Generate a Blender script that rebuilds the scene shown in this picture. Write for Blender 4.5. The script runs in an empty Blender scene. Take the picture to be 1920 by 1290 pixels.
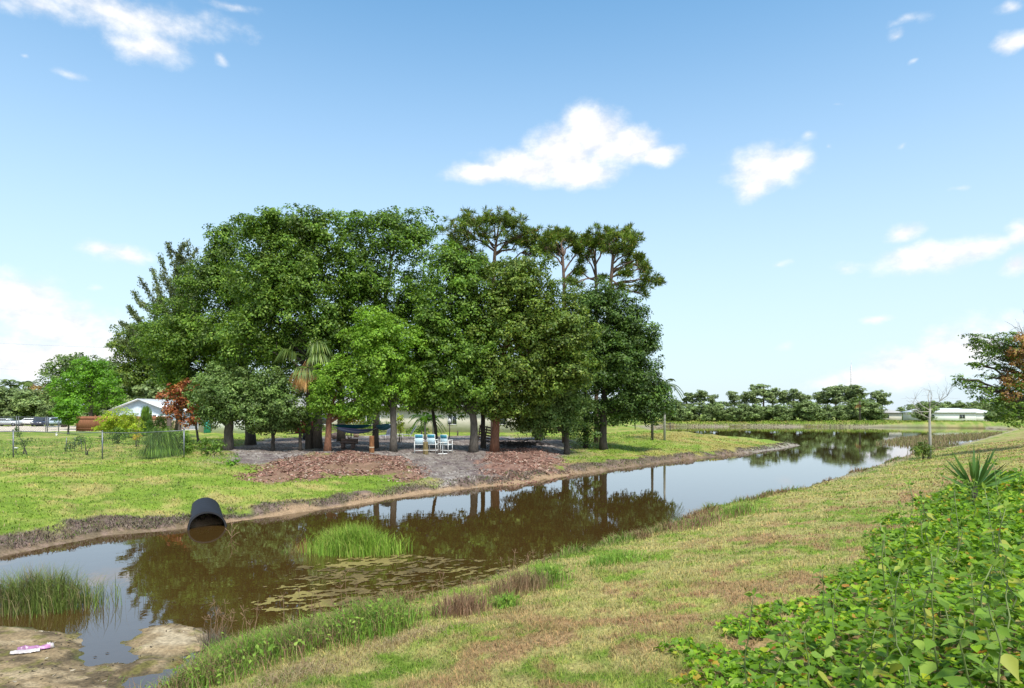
import bpy, math, random
import numpy as np
from mathutils import Vector, Matrix
rng = np.random.default_rng(7)
random.seed(7)
SC = bpy.context.scene
COL = SC.collection
F, HY, CH = 1280.0, 776.0, 3.2          # focal length in photo pixels, horizon row, eye height above the water

# ------------------------------------------------------------------ mesh helpers
def link(o, parent=None):
    COL.objects.link(o)
    if parent is not None:
        o.parent = parent
    return o

def mk(name, verts, faces, mat, parent=None, loc=(0, 0, 0), col=None, smooth=False, label=None):
    """verts (N,3); faces: (M,k) array or list of tuples -> ONE mesh object"""
    verts = np.asarray(verts, dtype=np.float32).reshape(-1, 3)
    me = bpy.data.meshes.new(name)
    me.vertices.add(len(verts)); me.vertices.foreach_set('co', verts.ravel())
    if isinstance(faces, np.ndarray):
        m, k = faces.shape
        lens = np.full(m, k, dtype=np.int32); idx = faces.astype(np.int32).ravel()
    else:
        lens = np.array([len(f) for f in faces], dtype=np.int32)
        idx = np.fromiter((i for f in faces for i in f), dtype=np.int32)
    me.loops.add(len(idx)); me.loops.foreach_set('vertex_index', idx)
    me.polygons.add(len(lens))
    st = np.concatenate([[0], np.cumsum(lens)[:-1]]).astype(np.int32)
    me.polygons.foreach_set('loop_start', st)
    me.polygons.foreach_set('loop_total', lens)
    if smooth:
        me.polygons.foreach_set('use_smooth', np.ones(len(lens), dtype=bool))
    me.update(calc_edges=True)
    if col is not None:
        a = me.color_attributes.new('Col', 'FLOAT_COLOR', 'POINT')
        c = np.ones((len(verts), 4), dtype=np.float32); c[:, :3] = col
        a.data.foreach_set('color', c.ravel())
    if mat is not None:
        me.materials.append(mat)
    o = bpy.data.objects.new(name, me)
    o.location = loc
    if label: o['label'] = label
    return link(o, parent)

class MB:
    """collects shapes, then builds them as one mesh"""
    def __init__(s): s.v = []; s.f = []; s.n = 0
    def add(s, v, f):
        v = np.asarray(v, dtype=float).reshape(-1, 3)
        s.v.append(v); s.f += [tuple(int(i) + s.n for i in q) for q in f]; s.n += len(v); return s
    def box(s, c, d, rot=None, bev=0.0):
        hx, hy, hz = d[0]/2, d[1]/2, d[2]/2
        if bev > 0:
            b = min(bev, hx*.45, hy*.45, hz*.45)
            pts = []
            for z, i in ((-hz, b), (-hz+b, 0), (hz-b, 0), (hz, b)):
                x, y = hx-i, hy-i
                pts += [(-x+b, -y, z), (x-b, -y, z), (x, -y+b, z), (x, y-b, z), (x-b, y, z), (-x+b, y, z), (-x, y-b, z), (-x, -y+b, z)]
            v = np.array(pts, float)
            f = [tuple(range(7, -1, -1)), tuple(range(24, 32))]
            for r in range(3):
                for k in range(8):
                    a = r*8+k; b2 = r*8+(k+1) % 8
                    f.append((a, b2, b2+8, a+8))
        else:
            v = np.array([(x, y, z) for z in (-hz, hz) for x, y in ((-hx, -hy), (hx, -hy), (hx, hy), (-hx, hy))], float)
            f = [(3, 2, 1, 0), (4, 5, 6, 7), (0, 1, 5, 4), (1, 2, 6, 5), (2, 3, 7, 6), (3, 0, 4, 7)]
        if rot is not None:
            v = v @ np.array(rot.to_3x3()).T
        return s.add(v + np.array(c, float), f)
    def tube(s, pts, rad, n=8, cap=True):
        pts = np.asarray(pts, float); m = len(pts)
        rad = np.full(m, rad, float) if np.isscalar(rad) else np.asarray(rad, float)
        t = np.gradient(pts, axis=0); t /= np.linalg.norm(t, axis=1)[:, None] + 1e-9
        up = np.array([0, 0, 1.0]) if abs(t[0, 2]) < .9 else np.array([1.0, 0, 0])
        vs = []; a = np.arange(n)/n*2*np.pi
        u = np.cross(up, t[0]); u /= np.linalg.norm(u)
        for i in range(m):
            u = u - t[i]*(u @ t[i]); u /= np.linalg.norm(u)+1e-9
            w = np.cross(t[i], u)
            vs.append(pts[i] + rad[i]*(np.cos(a)[:, None]*u + np.sin(a)[:, None]*w))
        f = [(i*n+k, i*n+(k+1) % n, (i+1)*n+(k+1) % n, (i+1)*n+k) for i in range(m-1) for k in range(n)]
        if cap:
            f += [tuple(range(n-1, -1, -1)), tuple((m-1)*n+k for k in range(n))]
        return s.add(np.concatenate(vs), f)
    def ball(s, c, r, seg=10, rings=7, noise=0.0):
        r = np.array([r]*3 if np.isscalar(r) else r, float); v = [(0, 0, 1)]
        for i in range(1, rings):
            p = math.pi*i/rings
            v += [(math.sin(p)*math.cos(2*math.pi*k/seg), math.sin(p)*math.sin(2*math.pi*k/seg), math.cos(p)) for k in range(seg)]
        v.append((0, 0, -1)); v = np.array(v)
        if noise: v = v*(1+noise*(rng.random((len(v), 1))-.5))
        f = [(0, 1+k, 1+(k+1) % seg) for k in range(seg)]
        for i in range(rings-2):
            f += [(1+i*seg+k, 1+(i+1)*seg+k, 1+(i+1)*seg+(k+1) % seg, 1+i*seg+(k+1) % seg) for k in range(seg)]
        L = len(v)-1; b = 1+(rings-2)*seg
        f += [(L, b+(k+1) % seg, b+k) for k in range(seg)]
        return s.add(v*r+np.array(c, float), f)
    def prism(s, poly, y0, y1):
        """poly in (x,z), extruded from y0 to y1"""
        n = len(poly)
        v = [(x, y0, z) for x, z in poly]+[(x, y1, z) for x, z in poly]
        f = [tuple(range(n)), tuple(range(2*n-1, n-1, -1))]+[(i, i+n, (i+1) % n+n, (i+1) % n) for i in range(n)]
        return s.add(v, f)
    def build(s, name, mat, parent=None, loc=(0, 0, 0), smooth=False, label=None):
        return mk(name, np.concatenate(s.v), s.f, mat, parent, loc, smooth=smooth, label=label)

def tag(o, label=None, cat=None, group=None, kind=None):
    if label: o['label'] = label
    if cat: o['category'] = cat
    if group: o['group'] = group
    if kind: o['kind'] = kind
    return o

def thing(name, label, cat, loc=(0, 0, 0), rz=0.0, group=None):
    o = bpy.data.objects.new(name, None); o.empty_display_size = .3
    COL.objects.link(o); o.location = loc; o.rotation_euler = (0, 0, rz)
    return tag(o, label, cat, group)

def dup(root, loc, rz=None, label=None, scale=None):
    r = root.copy(); COL.objects.link(r); r.location = loc
    if rz is not None: r.rotation_euler = (0, 0, rz)
    if scale is not None: r.scale = (scale,)*3 if np.isscalar(scale) else scale
    if label: r['label'] = label
    for ch in list(root.children):
        c = ch.copy(); COL.objects.link(c); c.parent = r
        for g in list(ch.children):
            d = g.copy(); COL.objects.link(d); d.parent = c
    return r

# ------------------------------------------------------------------ noise
def _h(xi, yi, seed):
    h = (xi*374761393 + yi*668265263 + seed*1274126177) & 0xffffffff
    h = ((h ^ (h >> 13))*1274126177) & 0xffffffff
    return (h ^ (h >> 16))/4294967296.0

def vn(x, y, seed=0):
    x = np.asarray(x, float); y = np.asarray(y, float)
    xi = np.floor(x).astype(np.int64); yi = np.floor(y).astype(np.int64)
    fx = x-xi; fy = y-yi; fx = fx*fx*(3-2*fx); fy = fy*fy*(3-2*fy)
    a = _h(xi, yi, seed); b = _h(xi+1, yi, seed); c = _h(xi, yi+1, seed); d = _h(xi+1, yi+1, seed)
    return (a*(1-fx)+b*fx)*(1-fy)+(c*(1-fx)+d*fx)*fy

def fbm(x, y, seed=0, o=4):
    r = 0; a = .5; t = 0
    for i in range(o):
        r = r+a*vn(x, y, seed+i*17); t += a; a *= .5
        x = np.asarray(x)*2.03+3.1; y = np.asarray(y)*2.03+1.7
    return r/t

def ss(a, b, x):
    t = np.clip((np.asarray(x, float)-a)/(b-a), 0, 1); return t*t*(3-2*t)

# ------------------------------------------------------------------ materials
def newmat(name):
    m = bpy.data.materials.new(name); m.use_nodes = True
    nt = m.node_tree; b = nt.nodes['Principled BSDF']
    return m, nt, b

def N(nt, typ, **kw):
    n = nt.nodes.new(typ)
    for k, v in kw.items():
        if k.startswith('i_'):
            key = k[2:]; n.inputs[int(key) if key.isdigit() else key].default_value = v
        else: setattr(n, k, v)
    return n

def ramp(nt, fac, stops):
    r = nt.nodes.new('ShaderNodeValToRGB'); e = r.color_ramp.elements
    while len(e) < len(stops): e.new(.5)
    for q, (p, c) in zip(e, stops): q.position = p; q.color = (*c, 1)
    nt.links.new(fac, r.inputs[0]); return r.outputs[0]

def simple(name, c, rough=.6, metal=0.0, var=.25, scale=6.0, bump=0.0, stretch=(1, 1, 1), spec=.5):
    """plain surface with procedural wear: two octaves of noise on the colour and a small bump"""
    m, nt, b = newmat(name)
    tc = N(nt, 'ShaderNodeTexCoord'); mp = N(nt, 'ShaderNodeMapping'); mp.inputs['Scale'].default_value = stretch
    nt.links.new(tc.outputs['Object'], mp.inputs[0])
    no = N(nt, 'ShaderNodeTexNoise'); no.inputs['Scale'].default_value = scale; no.inputs['Detail'].default_value = 6
    nt.links.new(mp.outputs[0], no.inputs['Vector'])
    lo = tuple(x*(1-var) for x in c); hi = tuple(min(1, x*(1+var)) for x in c)
    nt.links.new(ramp(nt, no.outputs['Fac'], [(.3, lo), (.7, hi)]), b.inputs['Base Color'])
    b.inputs['Roughness'].default_value = rough; b.inputs['Metallic'].default_value = metal
    b.inputs['Specular IOR Level'].default_value = spec
    if bump:
        bp = N(nt, 'ShaderNodeBump'); bp.inputs['Strength'].default_value = bump; bp.inputs['Distance'].default_value = .02
        nt.links.new(no.outputs['Fac'], bp.inputs['Height']); nt.links.new(bp.outputs[0], b.inputs['Normal'])
    return m

def leafmat(name, stops, trans=.35, rough=.5, spec=.35, clump=.55, cscale=.9, tint=(1.25, 1.2, .8)):
    """leaf: colour random per leaf, drifting from spray to spray, partly translucent"""
    m, nt, b = newmat(name)
    g = N(nt, 'ShaderNodeNewGeometry')
    base = ramp(nt, g.outputs['Random Per Island'], [(p, tuple(min(.6, k*q) for k, q in zip(c, (1.66, 1.56, 1.12)))) for p, c in stops])
    tc = N(nt, 'ShaderNodeTexCoord')
    no = N(nt, 'ShaderNodeTexNoise'); no.inputs['Scale'].default_value = cscale; no.inputs['Detail'].default_value = 3
    nt.links.new(tc.outputs['Object'], no.inputs['Vector'])
    mr = N(nt, 'ShaderNodeMapRange'); mr.inputs[1].default_value = .3; mr.inputs[2].default_value = .7
    mr.inputs[3].default_value = 1-clump; mr.inputs[4].default_value = 1+clump
    nt.links.new(no.outputs['Fac'], mr.inputs[0])
    mul = N(nt, 'ShaderNodeVectorMath', operation='SCALE')
    nt.links.new(base, mul.inputs[0]); nt.links.new(mr.outputs[0], mul.inputs['Scale'])
    nt.links.new(mul.outputs[0], b.inputs['Base Color'])
    b.inputs['Roughness'].default_value = rough; b.inputs['Specular IOR Level'].default_value = spec
    tr = N(nt, 'ShaderNodeBsdfTranslucent')
    m2 = N(nt, 'ShaderNodeVectorMath', operation='MULTIPLY'); m2.inputs[1].default_value = tint
    nt.links.new(mul.outputs[0], m2.inputs[0]); nt.links.new(m2.outputs[0], tr.inputs[0])
    mx = N(nt, 'ShaderNodeMixShader'); mx.inputs[0].default_value = trans
    nt.links.new(b.outputs[0], mx.inputs[1]); nt.links.new(tr.outputs[0], mx.inputs[2])
    nt.links.new(mx.outputs[0], nt.nodes['Material Output'].inputs[0])
    return m

def colmat(name, trans=0.0, rough=.9, bump=.5, bscale=40.0, spec=.2, vary=.25):
    """albedo stored on the mesh (grass, soil, mulch zones) with fine procedural grain"""
    m, nt, b = newmat(name)
    at = N(nt, 'ShaderNodeAttribute', attribute_name='Col')
    tc = N(nt, 'ShaderNodeTexCoord')
    no = N(nt, 'ShaderNodeTexNoise'); no.inputs['Scale'].default_value = bscale; no.inputs['Detail'].default_value = 5
    nt.links.new(tc.outputs['Object'], no.inputs['Vector'])
    mr = N(nt, 'ShaderNodeMapRange'); mr.inputs[1].default_value = .3; mr.inputs[2].default_value = .7
    mr.inputs[3].default_value = 1-vary; mr.inputs[4].default_value = 1+vary
    nt.links.new(no.outputs['Fac'], mr.inputs[0])
    mul = N(nt, 'ShaderNodeVectorMath', operation='SCALE')
    nt.links.new(at.outputs['Color'], mul.inputs[0]); nt.links.new(mr.outputs[0], mul.inputs['Scale'])
    nt.links.new(mul.outputs[0], b.inputs['Base Color'])
    b.inputs['Roughness'].default_value = rough; b.inputs['Specular IOR Level'].default_value = spec
    if bump:
        bp = N(nt, 'ShaderNodeBump'); bp.inputs['Strength'].default_value = bump; bp.inputs['Distance'].default_value = .05
        nt.links.new(no.outputs['Fac'], bp.inputs['Height']); nt.links.new(bp.outputs[0], b.inputs['Normal'])
    if trans:
        tr = N(nt, 'ShaderNodeBsdfTranslucent'); nt.links.new(mul.outputs[0], tr.inputs[0])
        mx = N(nt, 'ShaderNodeMixShader'); mx.inputs[0].default_value = trans
        nt.links.new(b.outputs[0], mx.inputs[1]); nt.links.new(tr.outputs[0], mx.inputs[2])
        nt.links.new(mx.outputs[0], nt.nodes['Material Output'].inputs[0])
    return m

# ------------------------------------------------------------------ terrain
NEAR = np.array([(-14, -30), (-11, -12), (-7.5, 0), (-5.4, 5), (-4.0, 7.6), (-4.1, 9.3), (-3.2, 10.2), (-2.2, 10.95), (-.8, 12.6), (.45, 14.4),
        (2.2, 16.3), (4, 18.3), (6.4, 22.3), (9, 25.3), (12, 28.4), (20, 38.5), (28, 48.8), (37, 59.4), (45.6, 69.4), (68.6, 97.5),
        (100, 136)], float)
FARC = np.array([(104, 150), (85, 165), (60, 170), (38, 170), (31, 155), (28, 130), (25, 100), (24.5, 82), (27, 73), (29.3, 69.4), (24, 61.5), (19, 55), (10.2, 45),
        (2.4, 34.4), (.5, 31.3), (-3.4, 27.5), (-5.9, 23.5), (-7.9, 20.6), (-9.1, 19.0), (-10.7, 18.0), (-11.4, 15.0), (-16, 8), (-27, -6), (-45, -30)], float)
WPOLY = np.concatenate([NEAR, FARC])

def seg_dist(px, py, P, closed):
    d = np.full(px.shape, 1e9); n = len(P); inside = np.zeros(px.shape, bool)
    for i in range(n if closed else n-1):
        ax, ay = P[i]; bx, by = P[(i+1) % n]; ex, ey = bx-ax, by-ay
        t = np.clip(((px-ax)*ex+(py-ay)*ey)/(ex*ex+ey*ey), 0, 1)
        d = np.minimum(d, (px-ax-t*ex)**2+(py-ay-t*ey)**2)
        if closed:
            c = ((ay > py) != (by > py)) & (px < (bx-ax)*(py-ay)/(by-ay+1e-12)+ax); inside ^= c
    return np.sqrt(d), inside

def sdpoly(px, py, P):
    d, i = seg_dist(px, py, np.asarray(P, float), True); return np.where(i, d, -d)

def gp(px, py, z=0.0):
    """photo pixel -> point on the level z"""
    Y = F*(CH-z)/(py-HY); return ((px-960)/F*Y, Y)
def gpoly(pts, z=0.0): return np.array([gp(a, b, z) for a, b in pts])

MUD = gpoly([(-260, 1178), (0, 1176), (100, 1184), (196, 1192), (165, 1210), (140, 1236), (165, 1246), (240, 1246), (285, 1236), (330, 1238), (300, 1262), (235, 1275), (200, 1310), (150, 1400), (-300, 1420)])
MOUND = gpoly([(232, 1206), (262, 1180), (320, 1168), (385, 1176), (402, 1200), (385, 1222), (310, 1236), (245, 1230)])
MULCH = [gpoly([(462, 880), (490, 867), (560, 857), (620, 851), (690, 850), (745, 853), (785, 863), (800, 870), (750, 875), (690, 868), (640, 873), (560, 882), (495, 886)], .95),
         gpoly([(905, 850), (930, 838), (1000, 836), (1045, 840), (1070, 853), (1040, 864), (1000, 864), (975, 870), (940, 868), (915, 860)], 1.0)]
DIRT = gpoly([(440, 862), (432, 838), (500, 822), (640, 816), (760, 817), (900, 816), (1000, 820), (1070, 826), (1062, 838), (1000, 856), (965, 874), (930, 890), (880, 900), (840, 884), (790, 866), (700, 850), (600, 850), (500, 864)], 1.0)
ROAD = np.array([(-120, 88), (-50, 88), (-44, 96), (-41, 112), (-20, 126), (-20, 134), (-48, 122), (-80, 128), (-140, 126)], float)

def zones(x, y):
    """land distance etc. for arrays of world points"""
    sh = x.shape; x = x.ravel(); y = y.ravel()
    d, ins = seg_dist(x, y, WPOLY, True)
    wob = (.5*(fbm(x*.9, y*.9, 5, 3)-.5)+.16*(fbm(x*4, y*4, 9, 3)-.5))*np.clip(.4+np.hypot(x, y)/40, 0, 1.6)
    sd = np.where(ins, -d, d)+wob
    dn, _ = seg_dist(x, y, NEAR, False); df, _ = seg_dist(x, y, FARC, False)
    return sd.reshape(sh), (dn < df).reshape(sh)

def hgt(x, y):
    x = np.asarray(x, float); y = np.asarray(y, float)
    sd, near = zones(x, y); r = np.hypot(x, y)
    e = np.maximum(sd, 0)
    zn = .12*ss(0, .35, e)+.155*np.minimum(e, 9.5)+.05*np.clip(e-9.5, 0, 12)
    H = 1.02+.5*ss(4, 14, x)*(1-ss(90, 140, y))+.35*ss(120, 170, y)*ss(20, 40, x)
    toe = .22+.36*(fbm(x*.55, y*.55, 31, 3)-.5)
    zf = toe*ss(0, .55+.9*vn(x*.8, y*.8, 33), e)+(H-.30)*(ss(-3, 13, e)-ss(-3, 13, 0))/(1-ss(-3, 13, 0))
    z = np.where(near, zn, zf)
    z = np.where(sd < 0, -np.minimum(.02+.16*(-sd), 1.1), z)
    nz = .05*(fbm(x*1.3, y*1.3, 11, 4)-.5)+.03*(fbm(x*5, y*5, 12, 3)-.5)*(r < 45)
    z = z+nz*np.where(sd > 0, ss(0, .8, sd)*1.8, .5)
    m = sdpoly(x.ravel(), y.ravel(), MUD).reshape(x.shape); m2 = sdpoly(x.ravel(), y.ravel(), MOUND).reshape(x.shape)
    nn = .05*(fbm(x*2.4, y*2.4, 41, 4)-.5)
    mz = np.clip((m+.5*(fbm(x*2.2, y*3.1, 48, 3)-.5))*.22, -.3, .055)+nn*.7+.018*(fbm(x*14, y*9, 43, 3)-.5); mz2 = np.clip((m2+.35*(fbm(x*3.1, y*4.5, 47, 3)-.5))*.30, -.3, .060)+nn*.8
    z = np.where(near | (x > -13), np.maximum(z, np.where((m > -.6) & (y > -2), mz, -9)), z); z = np.maximum(z, np.where(m2 > -.6, mz2, -9))
    for P, hh in zip(MULCH, (.12, .08)):
        q = sdpoly(x.ravel(), y.ravel(), P).reshape(x.shape); z = z+hh*ss(0, 1.4, q)
    return z

def mixc(a, b, t): return a*(1-t[..., None])+np.array(b)*t[..., None]

def gcol(x, y):
    """ground albedo (own colour of the soil, grass, litter; lake bed shaded by depth) at world points"""
    sh = x.shape; x = x.ravel(); y = y.ravel()
    sd, near = zones(x, y)
    n1 = fbm(x*.35, y*.35, 60, 4); n2 = fbm(x*1.6, y*1.6, 61, 4); n3 = fbm(x*7, y*7, 62, 3); n4 = fbm(x*.12, y*.12, 63, 3)
    c = np.zeros((len(x), 3))+np.array(GREEN)
    c = mixc(c, YELLOW, ss(.42, .62, n1*.5+n2*.5)*.9)
    c = mixc(c, DARKG, ss(.56, .72, fbm(x*1.1, y*1.1, 64, 4))*.6)
    far = ~near
    # near bank: dry and brownish patches
    dry = ss(.40, .55, .34*n2+.26*fbm(x*.5+9, y*.5, 65, 3)+.40*fbm(x*3.3, y*3.3, 67, 3))
    c = np.where(near[:, None], mixc(c, DRY, dry*.66), c)
    red = ss(.515, .61, .55*fbm(x*.8, y*.8, 66, 4)+.45*fbm(x*3.7, y*3.7, 69, 3))*ss(1.5, 4, sd)
    c = np.where(near[:, None], mixc(c, REDDRY, red*.75), c)
    # far lawn: a few tan patches
    c = np.where(far[:, None], mixc(c, TAN, ss(.54, .68, n2*.6+n1*.4)*.65), c)
    prom = ss(6, 14, x)*far*(y < 120)
    c = mixc(c, (.30, .23, .07), prom*ss(.45, .6, fbm(x*.3, y*.25, 68, 3))*.75)
    # bare grey sand under the trees
    q = sdpoly(x, y, DIRT)+2.2*(fbm(x*.45, y*.45, 70, 4)-.5)+.8*(n3-.5)
    dirt = ss(-.35, .5, q)
    dc = mixc(np.zeros((len(x), 3))+np.array(SAND_GREY), (.13, .10, .095), ss(.42, .62, n2)); dc = mixc(dc, (.36, .32, .29), ss(.55, .68, n1*.4+n3*.6)*.7)
    c = c*(1-dirt[:, None])+dc*dirt[:, None]
    thin = ss(-3, 0, q)*(1-dirt)*ss(.45, .55, n3*.6+n2*.4)
    c = mixc(c, (.22, .18, .12), thin*.7)
    for P in MULCH:
        q = sdpoly(x, y, P)+2.2*(n2-.5)+1.2*(n3-.5)
        c = mixc(c, MULCHC, ss(-.4, .6, q)*.9); c = mixc(c, (.28, .17, .12), ss(-.2, .5, q)*ss(.55, .7, n3)*.8)
    # shoreline of the far bank: sand lip, dark root-tangled earth above it
    fs = far & (sd > -.2)
    lim = .55+.7*ss(-1, 4, x)*(1-ss(8, 16, x))+.6*(1-ss(-11, -8.5, x))+2.2*(fbm(x*.8, y*.8, 72, 3)-.5)
    mud = ss(lim+.35, lim-.1, sd+.5*(n3-.5))*fs
    c = mixc(c, (.105, .074, .058), mud*.9)
    c = mixc(c, (.17, .12, .10), mud*ss(.5, .65, n3))
    sandy = ss(.62, .3, sd+.9*(fbm(x*1.1, y*1.1, 74, 3)-.5))*fs*(.35+.65*ss(-9.5, -8, x)*(1-ss(2, 6, x)))
    c = mixc(c, (.33, .22, .13), sandy*.9)
    c = mixc(c, (.28, .25, .22), ss(1.3, .5, sd)*fs*ss(17, 21, x)*(y < 75)*.8)
    fl = far & (y > 110) & (x > 20)
    c = mixc(c, (.30, .25, .18), ss(5, 1, sd)*fl*.85)
    # near shoreline
    ns = near & (sd > -.1)
    c = mixc(c, (.12, .085, .05), ss(.55, .05, sd+.4*(n3-.5))*ns*.9)
    pale = near & (x > 14)
    c = mixc(c, (.34, .28, .20), ss(1.6, .2, sd+.5*(n2-.5))*pale*.8)
    # mud flat
    m = np.maximum(sdpoly(x, y, MUD), sdpoly(x, y, MOUND))
    mf = ss(-.12, .05, m)*ss(.6, .1, np.where(near, sd, 0))*(y > -3)*(x < -2)
    mc = mixc(np.zeros((len(x), 3))+np.array((.25, .18, .10)), (.11, .08, .045), ss(.44, .60, fbm(x*3, y*4, 80, 4)))
    mc = mixc(mc, (.33, .25, .15), ss(.56, .70, fbm(x*2.2, y*3, 81, 4))); mc = mixc(mc, (.15, .14, .03), ss(.60, .7, fbm(x*5, y*5, 82, 3))*.6)
    wet = ss(.12, .0, m); mc = mixc(mc, (.06, .05, .03), wet*.7)
    c = c*(1-mf[:, None])+mc*mf[:, None]
    m2 = sdpoly(x, y, MOUND); c = mixc(c, (.40, .32, .21), ss(.15, .4, m2+.5*(fbm(x*3, y*5, 84, 3)-.5)+.25*(n3-.5))*.85)
    # road
    q = sdpoly(x, y, ROAD); c = mixc(c, (.55, .47, .38), ss(-.5, .5, q))
    # lake bed, darkened with depth in place of light lost in the water
    bed = ss(0, -.08, sd)*(1-mf)*(m2 < 0)
    bc = mixc(np.zeros((len(x), 3))+np.array((.085, .055, .016)), (.030, .020, .008), ss(0, -2.2, sd))
    bc = mixc(bc, (.17, .10, .02), ss(.58, .70, fbm(x*.9, y*.9, 90, 3))*ss(-4.5, -.5, sd)*.8)
    c = c*(1-bed[:, None])+bc*bed[:, None]
    c = c*(.82+.36*n3)[:, None]
    return np.clip(c, .004, .9).reshape(*sh, 3)

GREEN = (.165, .245, .026); YELLOW = (.29, .31, .070); DARKG = (.100, .165, .016); DRY = (.39, .305, .135); REDDRY = (.29, .165, .090)
TAN = (.36, .28, .11); SAND_GREY = (.205, .172, .150); MULCHC = (.20, .108, .080)

def G(px, py):
    """photo pixel -> point on the terrain"""
    dx, dz = (px-960)/F, -(py-HY)/F
    Y = np.concatenate([np.linspace(2, 30, 600), np.linspace(30.1, 230, 900)])
    z = CH+dz*Y; h = hgt(dx*Y, Y); k = np.argmax(z < np.maximum(h, 0))
    if z[k] >= max(h[k], 0): k = len(Y)-1
    return Vector((dx*Y[k], Y[k], float(max(h[k], 0)) if h[k] > -.0 else 0.0))
def W(px, py, Y): return Vector(((px-960)/F*Y, Y, CH-(py-HY)/F*Y))
def onground(x, y, sink=0.0): return Vector((x, y, float(hgt(np.array([x]), np.array([y]))[0])-sink))
def base_at(px, Y): x = (px-960)/F*Y; return onground(x, Y)

def build_ground():
    fine = np.radians(np.linspace(-50, 50, 680)); rest = np.radians(np.linspace(50, 310, 70)[1:-1])
    A = np.concatenate([fine, rest])
    R = np.concatenate([np.linspace(.15, 2.9, 14), np.linspace(3**-.5, 260**-.5, 600)**-2., np.geomspace(275, 4000, 18)])
    a, r = np.meshgrid(A, R); x = r*np.sin(a); y = r*np.cos(a)
    z = hgt(x, y)
    v = np.stack([x, y, z], -1).reshape(-1, 3); nr, na = x.shape
    i = np.arange(nr-1)[:, None]*na; k = np.arange(na)[None]; k2 = (k+1) % na
    f = np.stack([i+k, i+k2, i+na+k2, i+na+k], -1).reshape(-1, 4)[:, ::-1].copy()
    c = gcol(x, y).reshape(-1, 3)
    hub = len(v); z0 = hgt(np.zeros(1), np.zeros(1))[0]
    o = mk('ground', v, f, colmat('soil_and_turf', bump=.7, bscale=22, vary=.35), col=c, smooth=True)
    tag(o, 'grassy banks, bare sand, mulch and mud around the canal', kind='structure')
build_ground()

# ------------------------------------------------------------------ water
def build_water():
    m, nt, b = newmat('canal_water')
    nt.nodes.remove(b)
    fr = N(nt, 'ShaderNodeFresnel'); fr.inputs['IOR'].default_value = 1.85
    gl = N(nt, 'ShaderNodeBsdfGlossy'); gl.inputs['Roughness'].default_value = .012; gl.inputs['Color'].default_value = (.96, .97, 1, 1)
    tr = N(nt, 'ShaderNodeBsdfTransparent'); tr.inputs['Color'].default_value = (.74, .62, .36, 1)
    di = N(nt, 'ShaderNodeBsdfDiffuse'); di.inputs['Color'].default_value = (.060, .040, .014, 1)
    mx0 = N(nt, 'ShaderNodeMixShader'); mx0.inputs[0].default_value = .86
    nt.links.new(tr.outputs[0], mx0.inputs[1]); nt.links.new(di.outputs[0], mx0.inputs[2])
    mx = N(nt, 'ShaderNodeMixShader')
    dn = N(nt, 'ShaderNodeTexNoise'); dn.inputs['Scale'].default_value = .45; dn.inputs['Detail'].default_value = 5
    nt.links.new(ramp(nt, dn.outputs['Fac'], [(.35, (.052, .029, .009)), (.55, (.090, .050, .013)), (.74, (.16, .088, .017))]), di.inputs['Color'])
    tc = N(nt, 'ShaderNodeTexCoord')
    n1 = N(nt, 'ShaderNodeTexNoise'); n1.inputs['Scale'].default_value = 2.2; n1.inputs['Detail'].default_value = 3
    n2 = N(nt, 'ShaderNodeTexNoise'); n2.inputs['Scale'].default_value = .25; n2.inputs['Detail'].default_value = 2
    nt.links.new(tc.outputs['Object'], n1.inputs['Vector']); nt.links.new(tc.outputs['Object'], n2.inputs['Vector'])
    mu = N(nt, 'ShaderNodeMath', operation='MULTIPLY'); nt.links.new(n1.outputs['Fac'], mu.inputs[0]); nt.links.new(n2.outputs['Fac'], mu.inputs[1])
    bp = N(nt, 'ShaderNodeBump'); bp.inputs['Strength'].default_value = .05; bp.inputs['Distance'].default_value = .06
    nt.links.new(mu.outputs[0], bp.inputs['Height'])
    nt.links.new(bp.outputs[0], gl.inputs['Normal']); nt.links.new(bp.outputs[0], fr.inputs['Normal'])
    nt.links.new(fr.outputs[0], mx.inputs[0]); nt.links.new(mx0.outputs[0], mx.inputs[1]); nt.links.new(gl.outputs[0], mx.inputs[2])
    nt.links.new(mx.outputs[0], nt.nodes['Material Output'].inputs[0])
    o = mk('water', [(-60, -40, 0), (130, -40, 0), (130, 200, 0), (-60, 200, 0)], [(0, 1, 2, 3)], m)
    tag(o, 'still brown canal water widening into a lake', kind='structure')
build_water()

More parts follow.
